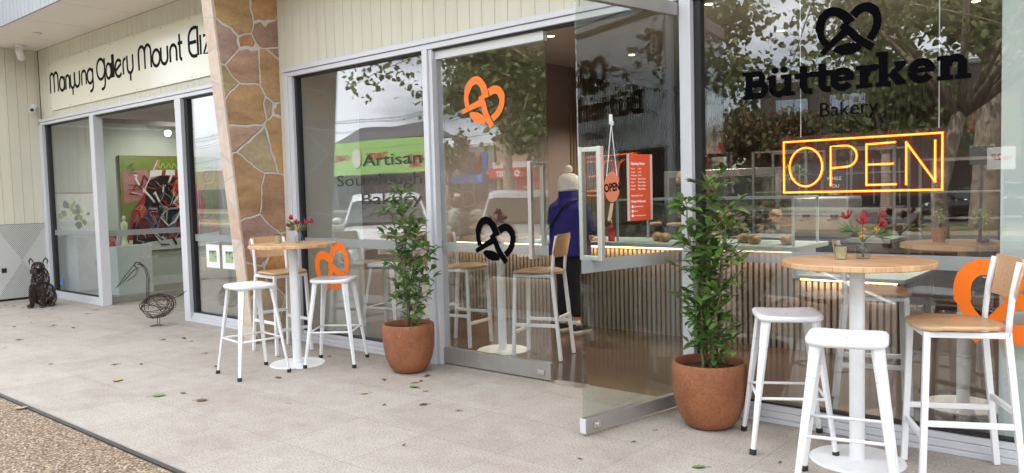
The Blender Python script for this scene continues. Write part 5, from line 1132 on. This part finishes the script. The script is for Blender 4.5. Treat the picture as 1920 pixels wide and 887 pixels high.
# ---- vehicles
def car(label,loc,rz,paint,kind='wagon',plate=None,cat='car'):
    """nose towards local +x"""
    e=E('parked_car',loc,label,cat,rz); pm=mat('paint_%s'%kind+'_%d'%int(paint[0]*1000),paint,.22,.15,coat=.6)
    if kind=='van': L,W,HB,HR=4.9,.95,1.08,1.92; top=[(-2.35,1.0),(-2.28,1.86),(-1.5,1.92),(.6,1.90),(1.05,1.78),(1.75,1.12)]
    elif kind=='wagon': L,W,HB,HR=4.7,.91,.96,1.62; top=[(-2.25,.98),(-2.0,1.50),(-1.2,1.60),(.3,1.60),(.75,1.45),(1.45,1.02)]
    else: L,W,HB,HR=4.6,.90,.90,1.44; top=[(-1.75,.95),(-1.1,1.36),(-.4,1.44),(.35,1.42),(.75,1.25),(1.35,.96)]
    def sec(x,w_,z0,z1,r_=.10):
        pts=[]
        for (yy,zz) in ((-1,z0+.08),(-1.0,z0+(z1-z0)*.45),(-.985,z1-.10),(-.90,z1),(-.4,z1+.02),(.4,z1+.02),(.90,z1),(.985,z1-.10),(1.0,z0+(z1-z0)*.45),(1,z0+.08),(.92,z0),(-.92,z0)): pts.append((x,yy*w_,zz))
        return pts
    h=L/2; st_=[(-h,.80*W,.38,.72),(-h+.08,.94*W,.24,HB-.05),(-h+.5,W,.22,HB),(-1,W,.20,HB),(0,W,.20,HB),(.9,W,.20,HB),(1.5,W*.99,.20,HB-.02),(h-.55,W*.96,.22,HB-.09),(h-.16,W*.88,.24,HB-.20),(h-.02,W*.76,.30,HB-.34)]
    body=O('body',MB().loft([sec(x,w_,a,b) for x,w_,a,b in st_]),pm,e,True,auto=38)
    def gs(x,z): k=.86 if z>HB+.2 else .97; zb=HB-.02; return [(x,-W*.96,zb),(x,-W*(.96+k)/2,(zb+z)/2),(x,-W*k*.93,z-.03 if z>zb+.1 else z),(x,-W*k*.8,z),(x,W*k*.8,z),(x,W*k*.93,z-.03 if z>zb+.1 else z),(x,W*(.96+k)/2,(zb+z)/2),(x,W*.96,zb)]
    gh=O('greenhouse',MB().loft([gs(x,z) for x,z in top]),mat('car_glass',(.02,.03,.035),.05,spec=.8),e,True,auto=30)
    rf=top[1:-1]; mb=MB().loft([[(x,-W*.86*.93-.004,z-.028+.004),(x,-W*.86*.8,z+.012),(x,W*.86*.8,z+.012),(x,W*.86*.93+.004,z-.024)] for x,z in rf],cap=False,closed=False); O('roof',mb,pm,e,True)
    pl=MB(); a=top[-2]; b=top[-1]; c_=top[0]; d=top[1]
    for s_ in (-1,1):
        pl.tube([(a[0],s_*W*.80,a[1]-.01),(b[0]+.02,s_*W*.93,b[1]-.02)],.032,6).tube([(c_[0],s_*W*.95,c_[1]),(d[0],s_*W*.80,d[1]-.02)],.045,6)
        mx_=(a[0]+d[0])/2; pl.tube([(mx_,s_*W*.955,HB-.02),(mx_-.05,s_*W*.82,HR-.06)],.028,6)
    O('pillars',pl,pm,e,True)
    for s_ in (-1,1):
        for x in (-h+.85,h-.90):
            wl=O('wheel',MB().tube([(x,s_*(W-.20),.32),(x,s_*(W+.01),.32)],.32,24),M_rubber,e,auto=40,bevel=.02); O('rim',MB().tube([(x,s_*(W-.02),.32),(x,s_*(W+.018),.32)],.20,20),M_chrome,wl,auto=40)
        O('headlight',MB().loft([[(h-.10+dx,s_*(W*.60),HB-.36+dz),(h-.16+dx,s_*(W*.84),HB-.33+dz),(h-.30+dx,s_*(W*.93),HB-.28+dz)] for dx,dz in ((0,0),(-.03,.13))],cap=False,closed=False),mat('lamp_lens',(.75,.78,.8),.1,.3),e)
        O('tail_light',MB().box(-h-.01,-h+.05,s_*W*.80-.08,s_*W*.80+.08,.62,.86),M_red,e,bevel=.01); O('wing_mirror',MB().ball((b[0]-.25,s_*(W+.12),HB+.10),.07,.11,.08,10,7),pm,e,True)
    O('grille',MB().box(h-.035,h+.005,-W*.5,W*.5,.34,.52),M_dark,e,bevel=.01); O('bumper',MB().box(h-.10,h+.02,-W*.70,W*.70,.24,.33),M_dark if kind!='van' else M_white,e,bevel=.02)
    p=O('number_plate',MB().box(h+.006,h+.012,-.19,.19,.42,.53),M_paper,e)
    if plate: t=text_mesh(plate,.11,.0004,'CENTER',sx=.8); t.xf(Matrix(((0,0,1,h+.0135),(1,0,0,0),(0,1,0,.435),(0,0,0,1)))); O('plate_lettering',t,M_ink,p)
    return e
car('white wagon parked nose towards the left window with a white number plate',(-13.6,-7.0,-.13),R(41),(.80,.80,.80),'wagon','XAVE0S')
car('pale silver wagon parked in the bay opposite the closed door leaf',(-10.3,-7.9,-.13),R(50),(.40,.44,.45),'wagon')
car('black sedan on the road opposite the right window',(-5.5,-30.5,-.10),R(180),(.012,.013,.016),'sedan')
car('white sedan parked outside the red post shop',(-35.5,-39.2,-.10),R(180),(.75,.76,.78),'sedan')
car('blue grey wagon driving on the road behind the garden wall',(-17.5,-30.0,-.10),R(180),(.10,.13,.18),'wagon')
car('dark grey wagon in the car park right of the second plane tree',(3.2,-8.2,-.13),R(85),(.05,.052,.056),'wagon')
person('man in a pale shirt walking in the car park beside the white wagon',(-10.6,-6.2,-.13),R(170),1.50,coat=(.38,.45,.40),trous=(.06,.07,.09),hair=(.20,.14,.10),coat_low=.84,arms='down')
g=G('ribbed_roof'); wv=g.n('ShaderNodeTexWave',{'Vector':g.tc,'Scale':1.6}); c=g.ramp(wv.outputs['Fac'],[(.3,(.045,.047,.052)),(.6,(.12,.12,.13))]); g.l(c,g.b.inputs['Base Color']); M_ribroof=g.m
# ---- buildings over the road
def bld(label,x0,x1,y0,depth,h,wall,roof=None,name='street_building'):
    e=E(name,((x0+x1)/2,y0,0),label,'building'); O('wall',MB().box(x0,x1,y0-depth,y0,0,h),wall,e,world=True); 
    if roof=='hip': O('roof',MB().add([(x0-.3,y0+.3,h),(x1+.3,y0+.3,h),(x1+.3,y0-depth,h),(x0-.3,y0-depth,h),(x0+2.5,y0-depth*.4,h+2.2),(x1-2.5,y0-depth*.4,h+2.2)],[(0,1,5,4),(1,2,5),(2,3,4,5),(3,0,4),(0,3,2,1)]),M_ribroof,e,world=True)
    else: O('parapet',MB().box(x0-.05,x1+.05,y0-.2,y0+.06,h+.001,h+.25),mat('parapet_white',(.66,.66,.63),.7),e,world=True)
    return e
def shop_window(e,x0,x1,y,z0,z1,n=3,mm=None):
    O('window',MB().box(x0,x1,y+.002,y+.03,z0,z1),mm or mat('shop_interior',(.045,.045,.05),.12),e,world=True); mb=MB()
    for i in range(n+1): xx=x0+(x1-x0)*i/n; mb.box(xx-.04,xx+.04,y+.031,y+.07,z0,z1)
    O('window_frame',mb,M_rack,e,world=True)
def flat_text(e,s_,x,y,z,size,m,bold=.0,sx=1,name='lettering'):
    t=text_mesh(s_,size,.01,'CENTER',bold=bold,sx=sx); t.xf(Matrix(((-1,0,0,x),(0,0,1,y),(0,1,0,z),(0,0,0,1)))); return O(name,t,m,e,world=True)
M_lime=mat('lime_sign',(.38,.66,.20),.5); M_rd=mat('red_sign',(.60,.03,.03),.5); M_blue=mat('blue_awning',(.01,.22,.62),.5); M_tanw=mat('tan_wall',(.36,.28,.22),.8); M_dbr=mat('dark_brown_wall',(.055,.042,.038),.7,noise=(.6,(.075,.06,.055),.3,.7))
b=bld('bottle shop with a tall lime green sign band under a dark hipped roof',-66,-50.6,-45,12,3.4,mat('bottle_wall',(.10,.10,.11),.7))
O('sign_band',MB().box(-66,-54.9,-44.95,-44.3,3.5,6.7).box(-54.88,-50.5,-44.9,-44.1,3.5,6.6),M_lime,b,world=True)
O('roof',MB().add([(-65,-44.4,6.7),(-51,-44.4,6.7),(-51.5,-48.6,6.7),(-65,-48.6,6.7),(-63.0,-46.4,8.2),(-53.2,-46.4,8.2)],[(0,1,5,4),(1,2,5),(2,3,4,5),(3,0,4),(0,3,2,1)]),M_ribroof,b,world=True)
flat_text(b,'THIRSTY',-58.2,-44.28,4.9,.85,M_rd,.02,.9); flat_text(b,'CAMEL',-63.4,-44.28,4.9,.85,M_rd,.02,.9); flat_text(b,'THIRSTY',-52.5,-44.08,4.6,.62,M_rd,.015,.9); flat_text(b,'CAMEL',-52.5,-44.08,4.0,.62,M_rd,.015,.9)
O('sign_emblem',MB().prism([(.62*math.cos(a*.2618),.95*math.sin(a*.2618)) for a in range(24)],0,.06).xf(to_facade(-60.9,5.1,-44.2)),mat('emblem_white',(.75,.70,.62),.6),b,world=True)
shop_window(b,-65,-51.5,-45,.3,3.0,7)
b=bld('pale shop with a blue awning and coloured product posters',-50.3,-43.9,-45,12,5.4,mat('grey_shop_wall',(.26,.25,.24),.7))
O('awning',MB().box(-50.2,-44,-44.95,-43.6,2.25,3.0),M_blue,b,world=True); flat_text(b,'SSY',-48.6,-43.58,2.4,.55,M_paper,.02); shop_window(b,-50,-44.4,-45,.3,2.2,3)
for i,(c_,x) in enumerate((((.05,.30,.30),-46.5),((.60,.12,.04),-45.6),((.02,.16,.55),-45.0),((.45,.22,.10),-47.6),((.10,.10,.10),-49))): O('product_poster',MB().box(x-.4,x+.4,-44.94,-44.90,3.4,4.6 if i%2 else 4.9),mat('poster_%d'%i,c_,.5),b,world=True)
for i in range(3):
    e=E('clothes_rail',(-49.4+i*1.5,-43.2,0),'rail of pink and white clothes on the footpath under the blue awning','clothes rail',group='clothes rails'); O('rail',MB().tube([(-.5,0,0),(-.5,0,1.5),(.5,0,1.5),(.5,0,0)],.02,6),M_rack,e); O('hanging_clothes',MB().loft([[(-.45,-.2,.5),(.45,-.2,.5),(.45,.2,.5),(-.45,.2,.5)],[(-.4,-.12,1.45),(.4,-.12,1.45),(.4,.12,1.45),(-.4,.12,1.45)]]),mat('clothes_pink',(.55,.25,.32),.9,noise=(5,(.7,.68,.66),.4,.5)),e)
b=bld('brick post shop with a red fascia and red window panels',-43.6,-34.4,-45,12,6.2,M_brick)
O('sign_band',MB().box(-43.5,-34.5,-44.95,-43.9,2.6,3.4),M_rd,b,world=True); O('white_band',MB().box(-43.55,-34.45,-44.96,-44.4,3.41,3.9),mat('parapet_white',(.66,.66,.63),.7),b,world=True); flat_text(b,'POST',-42.0,-43.88,2.72,.62,M_paper,.03); flat_text(b,'O',-40.3,-43.88,2.72,.62,M_paper,.05)
shop_window(b,-43.2,-41.4,-45,.3,2.5,2); O('red_panel',MB().box(-41.2,-38.8,-44.97,-44.90,.4,2.55),M_rd,b,world=True); O('red_panel',MB().box(-38.2,-35.0,-44.97,-44.90,.4,2.55),M_rd,b,world=True); flat_text(b,'TODAY',-40.0,-44.88,1.7,.3,M_paper,.01)
b=bld('low shop with a pale green roof and sand coloured walls',-33.5,-23,-47,10,2.6,M_tanw); O('roof',MB().add([(-34,-46.0,2.6),(-22.5,-46.0,2.6),(-22.5,-57,2.6),(-34,-57,2.6),(-34,-50.5,5.4),(-22.5,-50.5,5.4)],[(0,1,5,4),(3,4,5,2),(0,4,3),(1,2,5),(0,3,2,1)]),mat('green_roof',(.38,.46,.30),.6),b,world=True); shop_window(b,-33,-24,-47,.4,2.2,5)
b=bld('large dark brown two storey building with a mural panel',-21,-3.5,-46,14,8.0,M_dbr)
for i,(x0,x1) in enumerate(((-20,-18),(-16.5,-14.5),(-13.6,-11.8))): shop_window(b,x0,x1,-46,4.6,7.0,2,mat('sky_glass',(.30,.36,.42),.05,.6))
shop_window(b,-20,-12.5,-46,.2,2.8,5); O('mural',MB().box(-10.8,-6.4,-45.97,-45.9,2.6,6.2),mat('mural',(.10,.14,.07),.6,noise=(1.2,(.42,.14,.09),.5,.6)),b,world=True); O('louvre_panel',MB().box(-18.5,-12.6,-45.96,-45.8,3.0,3.2).box(-18.5,-12.6,-45.96,-45.8,3.4,3.6).box(-18.5,-12.6,-45.96,-45.8,3.8,4.0),M_dark,b,world=True)
O('white_trim',MB().box(-21,-3.4,-45.95,-45.7,8.3,8.6),M_soffit,b,world=True)
b=bld('cream shop row with a red pizza sign far to the right',-1.5,22,-46,12,5.0,M_tanw); shop_window(b,0,21,-46,.3,2.6,9); O('sign_band',MB().box(0,9,-45.9,-45.2,2.8,4.2),M_rd,b,world=True); flat_text(b,'PIZZA',4.5,-45.18,3.05,.9,mat('sign_gold',(.6,.42,.08),.5),.02)
b=bld('plain rendered shops at the far right of the street',23,60,-46,12,5.5,M_dbr); shop_window(b,24,58,-46,.3,2.6,12)
b=bld('plain shops at the far left of the street',-110,-67,-46,12,5.0,M_tanw); shop_window(b,-105,-68,-46,.3,2.6,14)
wd=E('distant_woodland',(0,-80,0),'low line of distant trees behind the shops','woodland',kind='stuff'); r_=random.Random(77); lf=MB()
for i in range(9000):
    x=r_.uniform(-150,90); zt=5.5+2.5*math.sin(x*.11)+1.8*math.sin(x*.37+1); p=Vector((x,-72+r_.uniform(-5,5),zt*r_.random()**.6)); d=Vector((r_.gauss(0,1),r_.gauss(0,1),r_.gauss(0,1))).normalized(); s_=d.orthogonal()*.5; lf.add([p,p+d*.6+s_,p+d*1.1,p+d*.6-s_],[(0,1,2,3)])
O('tree_foliage',lf,M_far,wd)

# ================================================================= fallen leaves and small things on the paving
r_=random.Random(44)
LC=[mat('leaf_brown',(.16,.085,.045),.8),mat('leaf_tan',(.42,.30,.18),.8),mat('leaf_green',(.13,.24,.05),.6),mat('leaf_rust',(.30,.07,.03),.7),mat('leaf_dark',(.07,.055,.035),.8)]
NAMES=['brown','tan','green','rust red','dark']
def fallen(x,y,ci,L_,z=0,where=''):
    e=E('fallen_leaf',(x,y,z),'small %s leaf lying on the pale paving'%NAMES[ci] if not where else '%s leaf lying %s'%(NAMES[ci],where),'leaf',r_.uniform(0,6.28),group='fallen %s leaves'%NAMES[ci] if not where else None)
    mb=MB(); c1,c2=r_.uniform(.1,.35),r_.uniform(-.2,.2)
    n=7; L=[];Q=[];M_=[]
    for i in range(n+1):
        t=i/n; w_=L_*.30*math.sin(math.pi*min(1,t*1.02))**.7*(1+.25*math.sin(t*19)); zz=.004+L_*c1*(t-.5)**2
        M_.append((t*L_-L_/2,c2*L_*(t-.5)**2,zz)); L.append((t*L_-L_/2,w_,zz+abs(w_)*.25)); Q.append((t*L_-L_/2,-w_,zz+abs(w_)*.15))
    mb.loft([L,M_,Q],cap=False,closed=False); O('blade',mb,LC[ci],e,True); O('stalk',MB().tube([(-L_/2,0,.006+L_*c1*.25),(-L_*.85,.01,.004)],.0012,4),LC[4],e)
for x,y,ci,L_,wh in ((-6.55,-1.93,1,.13,'on the paving in line with the gallery bird, pale and curled'),(-5.75,-1.97,2,.10,'alone in the middle of the left paving'),(-5.35,-1.85,0,.09,'to the right of the lone green one on the left paving'),(-4.35,-.70,2,.085,'standing up right of the left terracotta pot'),(-4.45,-.53,3,.05,'small and bright right of the left terracotta pot'),(-4.2,-.72,1,.06,'beside the upright green one near the left pot'),(-1.86,-1.0,2,.075,'on the paving in front of the large right pot'),(-1.33,-1.22,2,.07,'on the paving between the right pot and the front stool'),(-6.25,-2.73,1,.10,'on the aggregate footpath at the lower left')): fallen(x,y,ci,L_,0,wh)
for i in range(62):
    t=r_.random(); x=-13+9.5*t**1.25; y=-.25-r_.random()*2.1*(1-.25*t); fallen(x,y,r_.choice([0,0,1,4,4,0,3]),r_.uniform(.03,.075))
for i in range(12): fallen(r_.uniform(-3.5,-.6),r_.uniform(-1.9,-.08),r_.choice([0,4,4]),r_.uniform(.015,.03))
